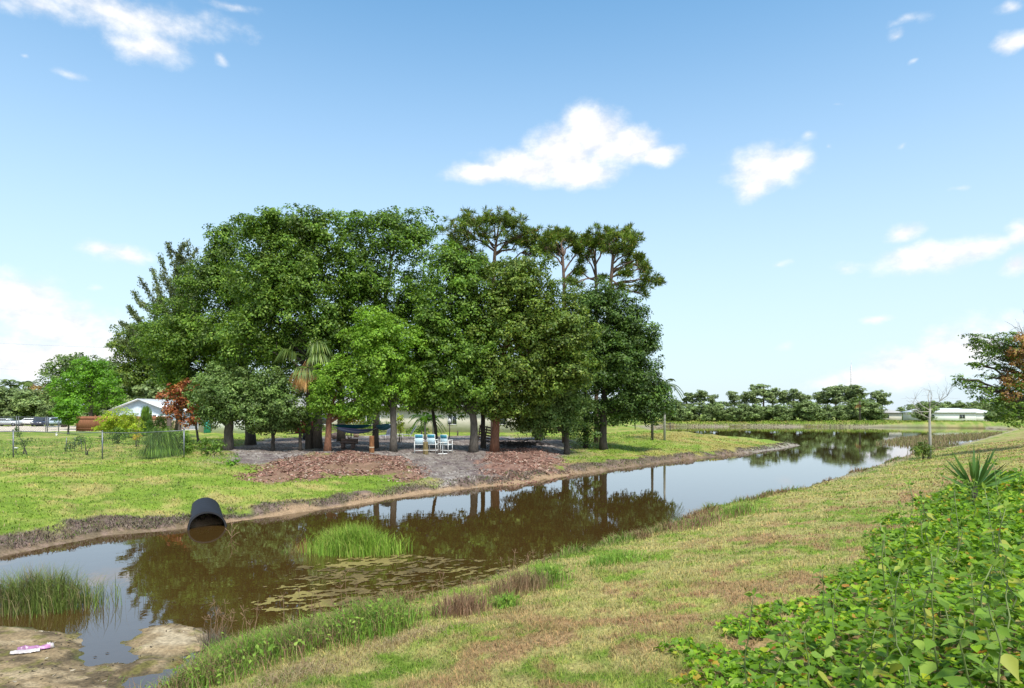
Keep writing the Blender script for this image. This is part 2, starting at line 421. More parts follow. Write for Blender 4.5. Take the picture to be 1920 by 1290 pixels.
# ------------------------------------------------------------------ sky, sun, camera
SUN = Vector((.30, -.62, 1.15)).normalized()
def build_light():
    w = bpy.data.worlds.new('World'); SC.world = w; w.use_nodes = True
    w.cycles.sampling_method = 'MANUAL'; w.cycles.sample_map_resolution = 256
    nt = w.node_tree; nt.nodes.remove(nt.nodes['Background'])
    tc = N(nt, 'ShaderNodeTexCoord'); sx = N(nt, 'ShaderNodeSeparateXYZ'); nt.links.new(tc.outputs['Generated'], sx.inputs[0])
    az = N(nt, 'ShaderNodeMath', operation='ARCTAN2'); nt.links.new(sx.outputs[0], az.inputs[0]); nt.links.new(sx.outputs[1], az.inputs[1])
    el = N(nt, 'ShaderNodeMath', operation='ARCSINE'); nt.links.new(sx.outputs[2], el.inputs[0])
    cv = N(nt, 'ShaderNodeCombineXYZ'); nt.links.new(az.outputs[0], cv.inputs[0]); nt.links.new(el.outputs[0], cv.inputs[1])
    def ang(px, py):
        x, y, z = (px-960)/F, 1.0, -(py-HY)/F
        return math.atan2(x, y), math.asin(z/math.sqrt(x*x+y*y+z*z))
    def sky_part(puffs, back=False):
        """one sector of the sky: Nishita sky, moisture veil near the horizon, cloud puffs given as directions"""
        sk = N(nt, 'ShaderNodeTexSky', sky_type='NISHITA', sun_disc=False)
        sk.sun_elevation = math.asin(SUN.z); sk.sun_rotation = math.atan2(SUN.x, SUN.y)
        sk.dust_density = 1.2; sk.ozone_density = 1.6; sk.air_density = 1.0
        def noise(scale, detail, rough=.55, stretch=(1, 1.5, 1)):
            mp = N(nt, 'ShaderNodeMapping'); mp.inputs['Scale'].default_value = stretch; nt.links.new((tc.outputs['Generated'] if back else cv.outputs[0]), mp.inputs[0])
            n = N(nt, 'ShaderNodeTexNoise'); n.inputs['Scale'].default_value = scale; n.inputs['Detail'].default_value = detail
            n.inputs['Roughness'].default_value = rough; nt.links.new(mp.outputs[0], n.inputs['Vector']); return n
        if back:
            big = noise(2.6, 4, .55, (1, 1, 1.6))
            cov = N(nt, 'ShaderNodeMapRange', interpolation_type='SMOOTHSTEP'); nt.links.new(big.outputs['Fac'], cov.inputs[0]); cov.inputs[1].default_value = .42; cov.inputs[2].default_value = .62
            shade = big
        else:
            field = None
            wn = noise(9, 3)
            wv = N(nt, 'ShaderNodeVectorMath', operation='SUBTRACT'); nt.links.new(wn.outputs['Color'], wv.inputs[0]); wv.inputs[1].default_value = (.5, .5, .5)
            ws = N(nt, 'ShaderNodeVectorMath', operation='MULTIPLY_ADD'); nt.links.new(wv.outputs[0], ws.inputs[0]); ws.inputs[1].default_value = (.05, .035, 0); nt.links.new(cv.outputs[0], ws.inputs[2])
            for (cx, cy, rx, ry, amp) in puffs:
                a0, e0 = ang(cx, cy); a1, _ = ang(cx+rx, cy); _, e1 = ang(cx, cy-ry)
                ra, re = abs(a1-a0), abs(e1-e0)
                ma = N(nt, 'ShaderNodeVectorMath', operation='MULTIPLY_ADD'); nt.links.new(ws.outputs[0], ma.inputs[0])
                ma.inputs[1].default_value = (1/ra, 1/re, 0); ma.inputs[2].default_value = (-a0/ra, -e0/re, 0)
                ln = N(nt, 'ShaderNodeVectorMath', operation='LENGTH'); nt.links.new(ma.outputs[0], ln.inputs[0])
                v = N(nt, 'ShaderNodeMath', operation='MULTIPLY_ADD'); nt.links.new(ln.outputs['Value'], v.inputs[0]); v.inputs[1].default_value = -1; v.inputs[2].default_value = amp
                if field is None: field = v.outputs[0]
                else:
                    mm = N(nt, 'ShaderNodeMath', operation='SMOOTH_MAX'); mm.inputs[2].default_value = .16
                    nt.links.new(field, mm.inputs[0]); nt.links.new(v.outputs[0], mm.inputs[1]); field = mm.outputs[0]
            shade = dn = noise(24, 5, .62)
            ad = N(nt, 'ShaderNodeMath', operation='MULTIPLY_ADD'); nt.links.new(dn.outputs['Fac'], ad.inputs[0]); ad.inputs[1].default_value = 1.0; nt.links.new(field, ad.inputs[2])
            cov = N(nt, 'ShaderNodeMapRange', interpolation_type='SMOOTHSTEP'); nt.links.new(ad.outputs[0], cov.inputs[0]); cov.inputs[1].default_value = .16; cov.inputs[2].default_value = 1.10
        ve = N(nt, 'ShaderNodeMapRange', interpolation_type='SMOOTHSTEP'); nt.links.new(el.outputs[0], ve.inputs[0])
        ve.inputs[1].default_value = .66; ve.inputs[2].default_value = -.08; ve.inputs[3].default_value = 0; ve.inputs[4].default_value = .9
        gm = N(nt, 'ShaderNodeVectorMath', operation='MULTIPLY'); nt.links.new(sk.outputs[0], gm.inputs[0]); gm.inputs[1].default_value = SKY_TINT
        mv = N(nt, 'ShaderNodeMix', data_type='RGBA'); nt.links.new(ve.outputs[0], mv.inputs[0]); nt.links.new(gm.outputs[0], mv.inputs[6])
        mv.inputs[7].default_value = (*[c/SKY_STRENGTH for c in VEIL], 1)
        cl = N(nt, 'ShaderNodeValToRGB'); nt.links.new(shade.outputs['Fac'], cl.inputs[0])
        cl.color_ramp.elements[0].position = .35; cl.color_ramp.elements[0].color = (*[c/SKY_STRENGTH for c in CLOUD_LO], 1)
        cl.color_ramp.elements[1].position = .6; cl.color_ramp.elements[1].color = (*[c/SKY_STRENGTH for c in CLOUD_HI], 1)
        mc = N(nt, 'ShaderNodeMix', data_type='RGBA'); nt.links.new(cov.outputs[0], mc.inputs[0]); nt.links.new(mv.outputs[2], mc.inputs[6]); nt.links.new(cl.outputs[0], mc.inputs[7])
        bg = N(nt, 'ShaderNodeBackground'); bg.inputs['Strength'].default_value = SKY_STRENGTH
        nt.links.new(mc.outputs[2], bg.inputs['Color']); return bg.outputs[0]
    def split(val, thr, low, high):
        g = N(nt, 'ShaderNodeMath', operation='GREATER_THAN'); nt.links.new(val, g.inputs[0]); g.inputs[1].default_value = thr
        m = N(nt, 'ShaderNodeMixShader'); nt.links.new(g.outputs[0], m.inputs[0]); nt.links.new(low, m.inputs[1]); nt.links.new(high, m.inputs[2]); return m.outputs[0]
    xl, xr = ang(560, HY)[0], ang(1325, HY)[0]
    lf = sky_part([p for p in PUFFS if p[0] < 560]); ce = sky_part([p for p in PUFFS if 560 <= p[0] <= 1325])
    ru = sky_part([p for p in PUFFS if p[0] > 1325 and p[1] < 400]); rl = sky_part([p for p in PUFFS if p[0] > 1325 and p[1] >= 400])
    rt = split(el.outputs[0], ang(1600, 392)[1], rl, ru)
    front = split(az.outputs[0], xl, lf, split(az.outputs[0], xr, ce, rt))
    low = N(nt, 'ShaderNodeBackground'); low.inputs['Color'].default_value = (*VEIL, 1); low.inputs['Strength'].default_value = .5
    dome = split(sx.outputs[1], .35, sky_part([], True), front)
    nt.links.new(split(sx.outputs[2], -.02, low.outputs[0], dome), nt.nodes['World Output'].inputs[0])
    L = bpy.data.lights.new('sun', 'SUN'); L.energy = SUN_POWER; L.angle = math.radians(SUN_ANGLE); L.color = (1, .955, .88)
    o = bpy.data.objects.new('sun', L); COL.objects.link(o); o.rotation_euler = SUN.to_track_quat('Z', 'Y').to_euler(); o.location = (0, 0, 60)
    cam = bpy.data.cameras.new('camera'); c = bpy.data.objects.new('camera', cam); COL.objects.link(c)
    c.location = (0, 0, CH); c.rotation_euler = (math.radians(90), 0, 0)
    cam.sensor_width = 36; cam.lens = 36*F/1920; cam.shift_y = (HY-645)/1920; cam.clip_end = 6000; cam.clip_start = .05
    SC.camera = c
    vs = SC.view_settings; vs.view_transform = 'Standard'; vs.look = 'None'; vs.exposure = EXPOSURE; vs.gamma = 1
    SC.render.engine = 'CYCLES'; SC.cycles.max_bounces = 6; SC.cycles.transparent_max_bounces = 8
    SC.cycles.diffuse_bounces = 3; SC.cycles.glossy_bounces = 2; SC.cycles.transmission_bounces = 3
SKY_STRENGTH, SUN_POWER, SUN_ANGLE, EXPOSURE = .10, 3.45, 7.0, .50
SKY_TINT = (1.08, 1.72, 1.80); VEIL = (.60, .675, .76); CLOUD_LO = (.64, .66, .71); CLOUD_HI = (.82, .81, .80)
PUFFS = [(915, 326, 95, 22, 0.89), (985, 316, 90, 36, 0.94), (1055, 290, 75, 54, 0.99), (1115, 255, 62, 54, 0.99), (1180, 272, 66, 38, 0.94), (1235, 287, 52, 26, 0.89), (1085, 324, 85, 28, 0.94), (1440, 318, 90.7, 54.0, 0.77), (1488, 300, 54.0, 38.9, 0.7), (1415, 350, 64.8, 36.7, 0.57), (1522, 250, 34, 24, 0.12), (1555, 267, 22, 16, 0.05), (1690, 268, 34, 20, 0.05), (230, 25, 300, 70, 0.5), (280, 85, 110, 50, 0.58), (80, 15, 180, 50, 0.35), (410, 112, 40, 22, 0.15), (130, 135, 90, 28, 0.15), (40, 108, 30, 16, 0.05), (430, 15, 110, 30, 0.2), (190, 462, 70, 22, 0.53), (240, 474, 62, 28, 0.63), (40, 565, 120, 60, 0.83), (110, 610, 130, 64, 0.83), (60, 670, 240, 56, 0.83), (190, 660, 100, 56, 0.58), (170, 530, 60, 20, 0.05), (1740, 484, 124.2, 30.2, 0.77), (1700, 438, 49.7, 30.2, 0.57), (1830, 467, 102.6, 28.1, 0.65), (1910, 440, 49.7, 32.4, 0.65), (1915, 490, 43.2, 28.1, 0.65), (1465, 497, 44, 22, 0.14), (1580, 500, 90, 26, 0.15), (1650, 592, 60, 24, 0.22), (1482, 655, 46, 20, 0.18), (1710, 688, 140.4, 47.5, 0.75), (1640, 712, 129.6, 36.7, 0.57), (1800, 655, 162.0, 75.6, 0.57), (1560, 720, 110, 32, 0.28), (1880, 610, 140, 60, 0.25), (1678, 73, 44, 26, 0.25), (1905, 76, 49.7, 28.1, 0.6), (1895, 12, 60, 26, 0.3), (1720, 115, 30, 14, 0.05), (1575, 195, 30, 14, 0.05), (1790, 366, 60, 16, 0.06), (1700, 40, 120, 34, 0.08)]
build_light()
# ------------------------------------------------------------------ plant helpers
def unit(v): return v/(np.linalg.norm(v, axis=-1, keepdims=True)+1e-9)

def quads(P, T, B, bend=None):
    """diamond leaves: centre P, half-length vector T, half-width vector B"""
    n = len(P); v = np.empty((n, 4, 3)); m = P-T*.15
    v[:, 0] = P-T; v[:, 1] = m+B; v[:, 2] = P+T; v[:, 3] = m-B
    if bend is not None: v[:, 2] += bend
    return v.reshape(-1, 3), np.arange(n*4).reshape(n, 4)

def leaf_cards(P, Nn, L, wr=.5, droop=.25):
    n = len(P); t = np.cross(Nn, unit(rng.normal(size=(n, 3)))); t = unit(t); t[:, 2] -= droop; t = unit(t)
    b = unit(np.cross(Nn, t)); l = L*(.7+.6*rng.random((n, 1)))
    return quads(P, t*l*.5, b*l*.5*wr)

def crown(blobs, lsize, cl=.75, dens=1.0, fill=.12, low=.45, flat=.75):
    """blobs: (x,y,z,rx,ry,rz). Sprays of leaves spread over and inside every blob"""
    Ps, Ns = [], []
    for (x, y, z, rx, ry, rz) in blobs:
        c = np.array((x, y, z)); R = np.array((rx, ry, rz)); p = 1.6
        A = 4*np.pi*(((rx*ry)**p+(rx*rz)**p+(ry*rz)**p)/3)**(1/p)
        k = max(5, int(A*.72/(cl*cl)))
        d = unit(rng.normal(size=(k, 3))); d = d[(d[:, 2] > -.35) | (rng.random(k) < low)]; k = len(d)
        rad = np.where(rng.random((k, 1)) < .22, .35+.4*rng.random((k, 1)), .68+.48*rng.random((k, 1)))
        cc = c+d*R*rad; cr = cl*(.42+.72*rng.random(k))
        m = np.maximum(6, (dens*150*(cr/lsize/4.6)**2)).astype(int)
        i = np.repeat(np.arange(k), m); n = len(i)
        o = unit(d[i]/R); v = unit(rng.normal(size=(n, 3))+.60*o+np.array((0, 0, .62)))
        pos = cc[i]+v*cr[i][:, None]*(rng.random((n, 1))**.38)*np.array((1, 1, flat))
        nn = unit(.85*v+.30*o+np.array((0, 0, .45))+.40*rng.normal(size=(n, 3)))
        Ps.append(pos); Ns.append(nn)
        nf = int(n*fill)
        if nf:
            q = unit(rng.normal(size=(nf, 3)))*rng.random((nf, 1))**.4*.8; Ps.append(c+q*R); Ns.append(unit(rng.normal(size=(nf, 3))))
    return np.concatenate(Ps), np.concatenate(Ns)

def curve_pts(a, b, sag=.15, n=6, wob=.06):
    a = np.array(a, float); b = np.array(b, float); L = np.linalg.norm(b-a); t = np.linspace(0, 1, n)[:, None]
    p = a+(b-a)*t; p[:, 2] += (np.sin(t*np.pi)*sag*L)[:, 0]
    p[1:-1] += rng.normal(size=(n-2, 3))*wob*L*.5; return p

def wood(trunk, radii, blobs, twigs=3, ratio=.42, n=10, flare=1.35):
    """tapered trunk with a root flare, limbs that reach into every blob, and twigs"""
    mb = MB(); tp = np.array(trunk, float)
    t = np.linspace(0, 1, 14); s = np.linspace(0, 1, len(tp))
    P = np.stack([np.interp(t, s, tp[:, k]) for k in range(3)], 1); R = np.interp(t, s, radii)
    P[1:-1, :2] += rng.normal(size=(12, 2))*.10*R[1:-1, None]
    R[0] *= flare; R[1] *= 1+(flare-1)*.35; P[0, 2] -= .25
    mb.tube(P, R, n)
    for (x, y, z, rx, ry, rz) in blobs:
        c = np.array((x, y, z)); k = np.argmin(np.abs(P[:, 2]-(z-.55*np.hypot(x-P[-1, 0], y-P[-1, 1])-.4*rz))); k = min(max(k, 4), 13)
        r = max(R[k]*ratio, .035); q = curve_pts(P[k], c, .10, 7)
        mb.tube(q, np.linspace(r, r*.3, 7), 6)
        for _ in range(twigs):
            d = unit(rng.normal(size=3)); d[2] = abs(d[2])*.7; j = rng.integers(3, 6)
            mb.tube(curve_pts(q[j], c+d*np.array((rx, ry, rz))*.85, .05, 4), np.linspace(r*.4, r*.10, 4), 4)
    return mb

def pxblobs(bl, Y, base, deep=1.0):
    out = []
    for b in bl:
        px, py, rx, ry = b[:4]; dy = b[4] if len(b) > 4 else 0.0
        w = W(px, py, Y+dy)-base; s = (Y+dy)/F
        out.append((w.x, w.y, w.z, rx*s, (rx*.6+ry*.4)*s*deep, ry*s))
    return out

def infill(bl):
    """smaller sprays bridging neighbouring blobs so the crown reads as one mass"""
    out = list(bl)
    for i, b in enumerate(bl):
        o = sorted((j for j in range(len(bl)) if j != i), key=lambda j: (bl[j][0]-b[0])**2+(bl[j][1]-b[1])**2)[:2]
        for j in o:
            if j > i:
                c = bl[j]; k = .62; out.append(((b[0]+c[0])/2, (b[1]+c[1])/2, (b[2]+c[2])/2*k, (b[3]+c[3])/2*k, -.7*rng.random()))
    return out

def tree(name, label, bx, Y, trunk_px, rad, bl, lm, bark, lsize=.18, cl=.75, dens=1.0, fill=.18, deep=1.0, cat='tree', group=None, wr=.6, ratio=.42, low=.45, base=None, twigs=3, flat=.75):
    base = base or base_at(bx, Y)
    t = thing(name, label, cat, base, group=group)
    bl = infill(bl) if len(bl) > 7 else bl
    bb = pxblobs(bl, Y, base, deep)
    tp = [(0, 0, 0)]+[tuple(W(px, py, Y+(q[0] if q else 0))-base) for px, py, *q in trunk_px]
    wood(tp, rad, bb, twigs, ratio).build('trunk', bark, t, smooth=True)
    P, Nn = crown(bb, lsize, cl, dens, fill, low, flat)
    v, f = leaf_cards(P, Nn, lsize, wr)
    mk('crown', v, f, lm, t)
    return t

BARK = simple('grey_bark', (.10, .085, .07), .9, var=.45, scale=7, bump=.9, stretch=(3, 3, .6))
BARK_DARK = simple('dark_bark', (.055, .045, .036), .9, var=.45, scale=7, bump=.9, stretch=(3, 3, .6))
BARK_RED = simple('red_brown_bark', (.17, .075, .042), .9, var=.5, scale=9, bump=.9, stretch=(3, 3, .5))
BARK_PINE = simple('pine_bark', (.15, .10, .075), .9, var=.4, scale=6, bump=.8, stretch=(2, 2, .6))
BARK_PALE = simple('pale_bark', (.38, .36, .33), .85, var=.25, scale=8, bump=.4, stretch=(2, 2, .5))
L_OAK = leafmat('oak_leaf', [(0, (.034, .076, .012)), (.5, (.070, .138, .020)), (1, (.135, .205, .040))], .32)
L_OAK2 = leafmat('mid_oak_leaf', [(0, (.038, .085, .014)), (.5, (.075, .150, .022)), (1, (.135, .215, .040))], .35)
L_OLIVE = leafmat('olive_oak_leaf', [(0, (.036, .074, .012)), (.5, (.074, .128, .022)), (1, (.145, .192, .042))], .32)
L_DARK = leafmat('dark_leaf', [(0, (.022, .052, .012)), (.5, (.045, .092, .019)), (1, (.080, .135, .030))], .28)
L_LIGHT = leafmat('light_leaf', [(0, (.065, .14, .016)), (.5, (.115, .225, .026)), (1, (.19, .31, .050))], .40)
L_GREY = leafmat('grey_green_leaf', [(0, (.042, .082, .024)), (.5, (.080, .138, .042)), (1, (.140, .205, .080))], .28)
L_BRIGHT = leafmat('bright_leaf', [(0, (.045, .12, .008)), (.5, (.075, .185, .012)), (1, (.12, .25, .025))], .38)
L_YEL = leafmat('yellow_green_leaf', [(0, (.12, .19, .016)), (.5, (.22, .32, .025)), (1, (.34, .42, .05))], .42)
L_RED = leafmat('dead_leaf', [(0, (.085, .024, .014)), (.6, (.20, .062, .032)), (.9, (.30, .14, .065)), (1, (.10, .13, .03))], .25)
L_BROWN = leafmat('dry_leaf', [(0, (.12, .06, .035)), (.5, (.22, .11, .055)), (1, (.20, .19, .05))], .25)
L_PINE = leafmat('pine_needle', [(0, (.035, .068, .012)), (.5, (.075, .125, .018)), (.93, (.125, .180, .030)), (1, (.22, .12, .05))], .2, rough=.45)
L_FAR = leafmat('hazed_far_leaf', [(0, (.07, .115, .055)), (.5, (.125, .185, .085)), (1, (.19, .25, .125))], .30, cscale=.35)  # leaf colours lightened and greyed to stand in for distance haze
L_FARP = leafmat('hazed_far_needle', [(0, (.07, .11, .06)), (.5, (.125, .175, .09)), (1, (.19, .24, .125))], .25, cscale=.35)  # needles paled the same way, haze put into the colour
L_PALM = leafmat('palm_leaf', [(0, (.035, .07, .02)), (.5, (.075, .125, .035)), (1, (.15, .20, .075))], .3)
L_SILVER = leafmat('wispy_leaf', [(0, (.040, .062, .030)), (.5, (.075, .105, .052)), (1, (.12, .15, .08))], .25)
L_PALMD = leafmat('dead_palm_leaf', [(0, (.16, .09, .045)), (.5, (.27, .16, .08)), (1, (.38, .26, .14))], .2)
L_CROTON = leafmat('croton_leaf', [(0, (.32, .24, .02)), (.5, (.52, .33, .03)), (.8, (.20, .26, .03)), (1, (.42, .12, .03))], .3)

# ------------------------------------------------------------------ the grove
def grove():
    T = tree
    T('oak_tree', 'broad dark oak filling the left end of the grove, above the small spreading trees', 470, 50, [(468, 760), (455, 680), (440, 600)], [.34, .30, .24, .14],
      [(432, 482, 42, 58), (415, 545, 50, 50), (370, 585, 60, 48), (328, 640, 48, 52, -1), (420, 640, 62, 55, -1.5), (350, 690, 62, 42, 0), (470, 560, 50, 60, 1), (450, 690, 60, 45, 1), (300, 620, 30, 40, 1), (395, 730, 50, 35, 1.5), (420, 440, 22, 22), (330, 715, 40, 30, 1), (285, 655, 30, 36, 1), (350, 640, 50, 45, -1), (390, 520, 40, 45)],
      L_OAK, BARK_DARK, cl=.8)
    T('oak_tree', 'tall round-topped oak on the thick dark trunk beside the red-brown trunk', 594, 44, [(596, 740), (590, 640), (575, 560)], [.31, .27, .22, .13],
      [(540, 430, 62, 36), (492, 455, 50, 48), (588, 425, 38, 32), (548, 490, 75, 55), (490, 520, 55, 50), (580, 540, 70, 55), (520, 590, 60, 50), (610, 600, 45, 50), (470, 590, 40, 45, 1), (470, 425, 26, 20), (590, 480, 50, 50), (478, 648, 48, 38, -1.5), (440, 625, 40, 34, -1.5), (520, 660, 50, 40, 1), (560, 640, 40, 40, 1), (520, 540, 60, 50, -1), (620, 650, 40, 50, 1)],
      L_OAK, BARK_DARK, cl=.72)
    T('oak_tree', 'tall oak with open sunlit top and slim upright limbs, left of the pines', 704, 46, [(706, 770), (712, 660), (725, 540), (735, 480)], [.20, .19, .17, .14, .08],
      [(700, 420, 42, 28), (770, 425, 48, 32), (650, 430, 36, 30), (735, 455, 60, 42), (670, 485, 55, 50), (780, 478, 40, 46), (720, 530, 70, 55), (650, 560, 45, 45), (790, 540, 42, 48), (700, 600, 55, 50, 1), (800, 600, 30, 45, 1), (640, 620, 40, 40, 1), (760, 590, 45, 45, .5), (690, 660, 60, 40, 1.5), (670, 540, 50, 45)],
      L_OAK2, BARK, cl=.68, dens=.85, fill=.06)
    T('young_oak_tree', 'bright green young tree standing forward in the middle of the grove', 738, 41.5, [(737, 760), (728, 690), (718, 640)], [.20, .18, .13, .07],
      [(712, 612, 58, 36), (690, 650, 44, 40), (748, 648, 42, 44), (722, 690, 62, 38), (690, 715, 40, 26), (765, 700, 26, 30), (735, 730, 40, 26, 1), (760, 745, 30, 24, .5), (715, 755, 34, 20, .6)],
      L_LIGHT, BARK, cl=.55, lsize=.15)
    T('young_oak_tree', 'low light green tree arching over the hammocks and the red-brown trunk', 614, 41, [(616, 790), (622, 760), (632, 735)], [.20, .17, .10, .05],
      [(645, 715, 52, 32), (608, 738, 34, 26), (680, 735, 34, 32), (640, 765, 50, 22), (695, 765, 28, 22), (660, 690, 30, 22), (600, 765, 24, 16), (660, 778, 30, 12), (620, 700, 26, 22)],
      L_LIGHT, BARK_RED, cl=.5, lsize=.14)
    T('oak_tree', 'mid-height oak on the curved grey trunk behind the white chairs', 887, 43, [(890, 790), (880, 750), (862, 690), (856, 620)], [.27, .23, .21, .17, .09],
      [(842, 505, 44, 34), (862, 555, 56, 48), (820, 580, 42, 48), (870, 620, 46, 42), (830, 650, 48, 48), (795, 660, 34, 50), (862, 690, 48, 42), (805, 725, 36, 34), (885, 590, 30, 40), (900, 650, 26, 36), (840, 740, 40, 26), (868, 762, 34, 22), (878, 520, 34, 40, .5), (845, 470, 22, 20), (805, 620, 40, 45), (880, 660, 40, 40), (830, 715, 50, 34, -.8), (780, 700, 40, 40, .6), (780, 752, 30, 14, .6), (905, 735, 26, 30, -.5)],
      L_OAK2, BARK, cl=.62)
    T('oak_tree', 'olive-green spreading oak on the orange-brown trunk right of centre', 927, 43.5, [(930, 770), (938, 690), (955, 620), (970, 570)], [.27, .22, .20, .15, .08],
      [(958, 512, 48, 28), (1000, 505, 40, 26), (985, 555, 68, 44), (925, 600, 40, 46), (1045, 585, 48, 52), (960, 630, 60, 48), (1030, 645, 62, 50), (1085, 625, 38, 46), (930, 690, 46, 46), (1080, 680, 36, 40), (1000, 690, 60, 36), (940, 745, 44, 30), (1010, 605, 60, 40, -1), (950, 775, 34, 18, -.6), (985, 760, 40, 24, .8), (905, 640, 36, 44), (940, 570, 50, 46), (1060, 700, 44, 36), (1010, 730, 50, 30, .8), (965, 700, 50, 40, -1), (915, 760, 26, 22, .8)],
      L_OLIVE, BARK_RED, cl=.66)
    T('oak_tree', 'low bushy grey-green oak with foliage near the ground over the brush pile', 1063, 45.5, [(1062, 790), (1050, 750)], [.19, .15, .09],
      [(1012, 735, 48, 36), (1062, 718, 46, 42), (985, 772, 36, 30), (1030, 775, 46, 32), (1078, 760, 28, 36), (1005, 800, 40, 18), (1050, 690, 40, 30), (1055, 800, 40, 16), (975, 795, 26, 18), (1030, 745, 50, 40, -.6)],
      L_GREY, BARK_DARK, cl=.6)
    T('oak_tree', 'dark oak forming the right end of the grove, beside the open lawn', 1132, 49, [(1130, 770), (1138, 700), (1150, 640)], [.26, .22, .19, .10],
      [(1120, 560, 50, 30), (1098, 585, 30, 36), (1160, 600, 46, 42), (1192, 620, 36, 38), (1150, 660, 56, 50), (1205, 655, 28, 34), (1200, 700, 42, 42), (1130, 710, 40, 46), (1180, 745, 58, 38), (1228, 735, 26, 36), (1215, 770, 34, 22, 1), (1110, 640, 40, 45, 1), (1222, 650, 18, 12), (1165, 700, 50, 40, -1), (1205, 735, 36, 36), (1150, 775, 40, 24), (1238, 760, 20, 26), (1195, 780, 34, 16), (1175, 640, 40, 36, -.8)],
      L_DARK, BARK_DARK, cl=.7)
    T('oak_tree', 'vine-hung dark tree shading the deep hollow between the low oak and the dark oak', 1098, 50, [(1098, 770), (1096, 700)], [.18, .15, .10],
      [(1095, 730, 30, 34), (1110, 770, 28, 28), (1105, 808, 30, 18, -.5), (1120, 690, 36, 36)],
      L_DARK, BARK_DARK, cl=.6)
    # small spreading trees in front of the left end
    T('spreading_tree', 'small grey-green tree with a stout flared trunk and one low horizontal limb', 428, 42, [(430, 795), (428, 760), (425, 735)], [.30, .25, .20, .10],
      [(405, 705, 28, 24), (430, 740, 48, 36), (395, 755, 28, 32), (470, 755, 30, 34), (425, 775, 44, 22), (460, 715, 28, 22), (385, 735, 26, 28), (445, 770, 40, 26, -.6), (410, 735, 36, 30, -.8), (390, 785, 24, 14)],
      L_GREY, BARK, cl=.5, lsize=.15)
    T('spreading_tree', 'small low-branched grey-green tree between the flared trunk and the palm', 512, 42, [(512, 810), (505, 785)], [.12, .10, .06],
      [(505, 718, 34, 24), (480, 745, 34, 30), (530, 750, 32, 34), (500, 785, 46, 26), (470, 775, 26, 24), (545, 775, 22, 26), (500, 800, 40, 14), (515, 765, 44, 30, -.5), (535, 795, 26, 14)],
      L_GREY, BARK_DARK, cl=.5, lsize=.15)
    T('spreading_tree', 'thin dark sapling tree leaning behind the palm trunk', 563, 42.5, [(563, 810), (560, 780)], [.10, .09, .05],
      [(560, 785, 26, 18), (548, 800, 20, 14), (580, 790, 16, 16)], L_OAK, BARK_DARK, cl=.45, lsize=.14)
    T('oak_tree', 'leaning thin dark-stemmed tree just behind the white chairs', 819, 45, [(816, 800), (811, 770), (806, 740), (800, 710)], [.13, .11, .10, .08, .05],
      [(795, 700, 36, 26), (770, 735, 30, 26), (825, 745, 34, 22), (800, 755, 40, 18), (785, 690, 26, 30)], L_OAK2, BARK_DARK, cl=.5, lsize=.15)
    T('oak_tree', 'slim dark trunk standing between the curved grey trunk and the orange-brown trunk', 906, 46, [(905, 780), (903, 720), (905, 660)], [.17, .15, .13, .07],
      [(900, 690, 34, 34), (915, 740, 34, 26), (895, 735, 26, 30)], L_OAK, BARK_DARK, cl=.6)
    # wispy tree and big trees behind the left end
    base = base_at(330, 62); t = thing('silky_oak_tree', 'wispy dark tree with feathery leaning branches at the upper left of the grove', 'tree', base)
    mb = MB(); Ps, Ts = [], []
    root = W(345, 720, 62)-base
    mb.tube([(0, 0, -.2), tuple(root*.6), tuple(root)], [.3, .24, .18], 8)
    tips = [(225, 605), (222, 640), (240, 575), (250, 545), (262, 600), (245, 620), (285, 505), (300, 480), (315, 455), (290, 540), (325, 470), (345, 455), (352, 452), (370, 465), (385, 470), (300, 560), (335, 500), (360, 500), (380, 510), (270, 640), (310, 600), (350, 540), (375, 560), (262, 522), (318, 520), (338, 478)]
    for (px, py) in tips:
        tip = np.array(W(px, py, 62+rng.normal()*1.3)-base); st = np.array(root)+rng.normal(size=3)*.25
        q = curve_pts(st, tip, .07, 9, .05); mb.tube(q, np.linspace(.07, .012, 9), 4)
        for k in range(3, 9):
            for _ in range(150):
                p = q[k]+(q[k-1]-q[k])*rng.random()+rng.normal(size=3)*np.array((.36, .4, .36))*(1.15-.10*k); Ps.append(p)
                d = unit(unit(tip-st)*.8+rng.normal(size=3)*.6); Ts.append(d)
    mb.build('trunk', BARK_DARK, t, smooth=True)
    P = np.array(Ps); Tn = np.array(Ts); n = len(P); B = unit(np.cross(Tn, rng.normal(size=(n, 3))))
    v, f = quads(P, Tn*(.10+.08*rng.random((n, 1))), B*.05); mk('crown', v, f, L_SILVER, t)
    T('oak_tree', 'olive oak rising behind the white-roofed house at the far left of the grove', 262, 112, [(262, 700), (265, 650)], [.4, .34, .2],
      [(262, 630, 40, 26), (240, 665, 34, 36), (285, 660, 46, 40), (262, 705, 50, 36), (310, 700, 46, 40), (235, 715, 24, 30), (330, 650, 40, 50), (290, 735, 50, 18)], L_OLIVE, BARK_DARK, lsize=.36, cl=1.5)
    # oak foliage that closes the grove behind
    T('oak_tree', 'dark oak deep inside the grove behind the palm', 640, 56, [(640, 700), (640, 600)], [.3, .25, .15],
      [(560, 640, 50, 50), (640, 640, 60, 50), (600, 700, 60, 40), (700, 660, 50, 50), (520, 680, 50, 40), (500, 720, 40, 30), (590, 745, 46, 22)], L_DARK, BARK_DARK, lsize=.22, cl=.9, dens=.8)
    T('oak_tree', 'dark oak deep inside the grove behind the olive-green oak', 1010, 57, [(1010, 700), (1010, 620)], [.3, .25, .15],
      [(900, 660, 40, 40), (980, 640, 50, 60), (1060, 660, 50, 50), (1000, 720, 60, 40), (1110, 660, 40, 50), (920, 710, 40, 36)], L_DARK, BARK_DARK, lsize=.22, cl=.9, dens=.8)

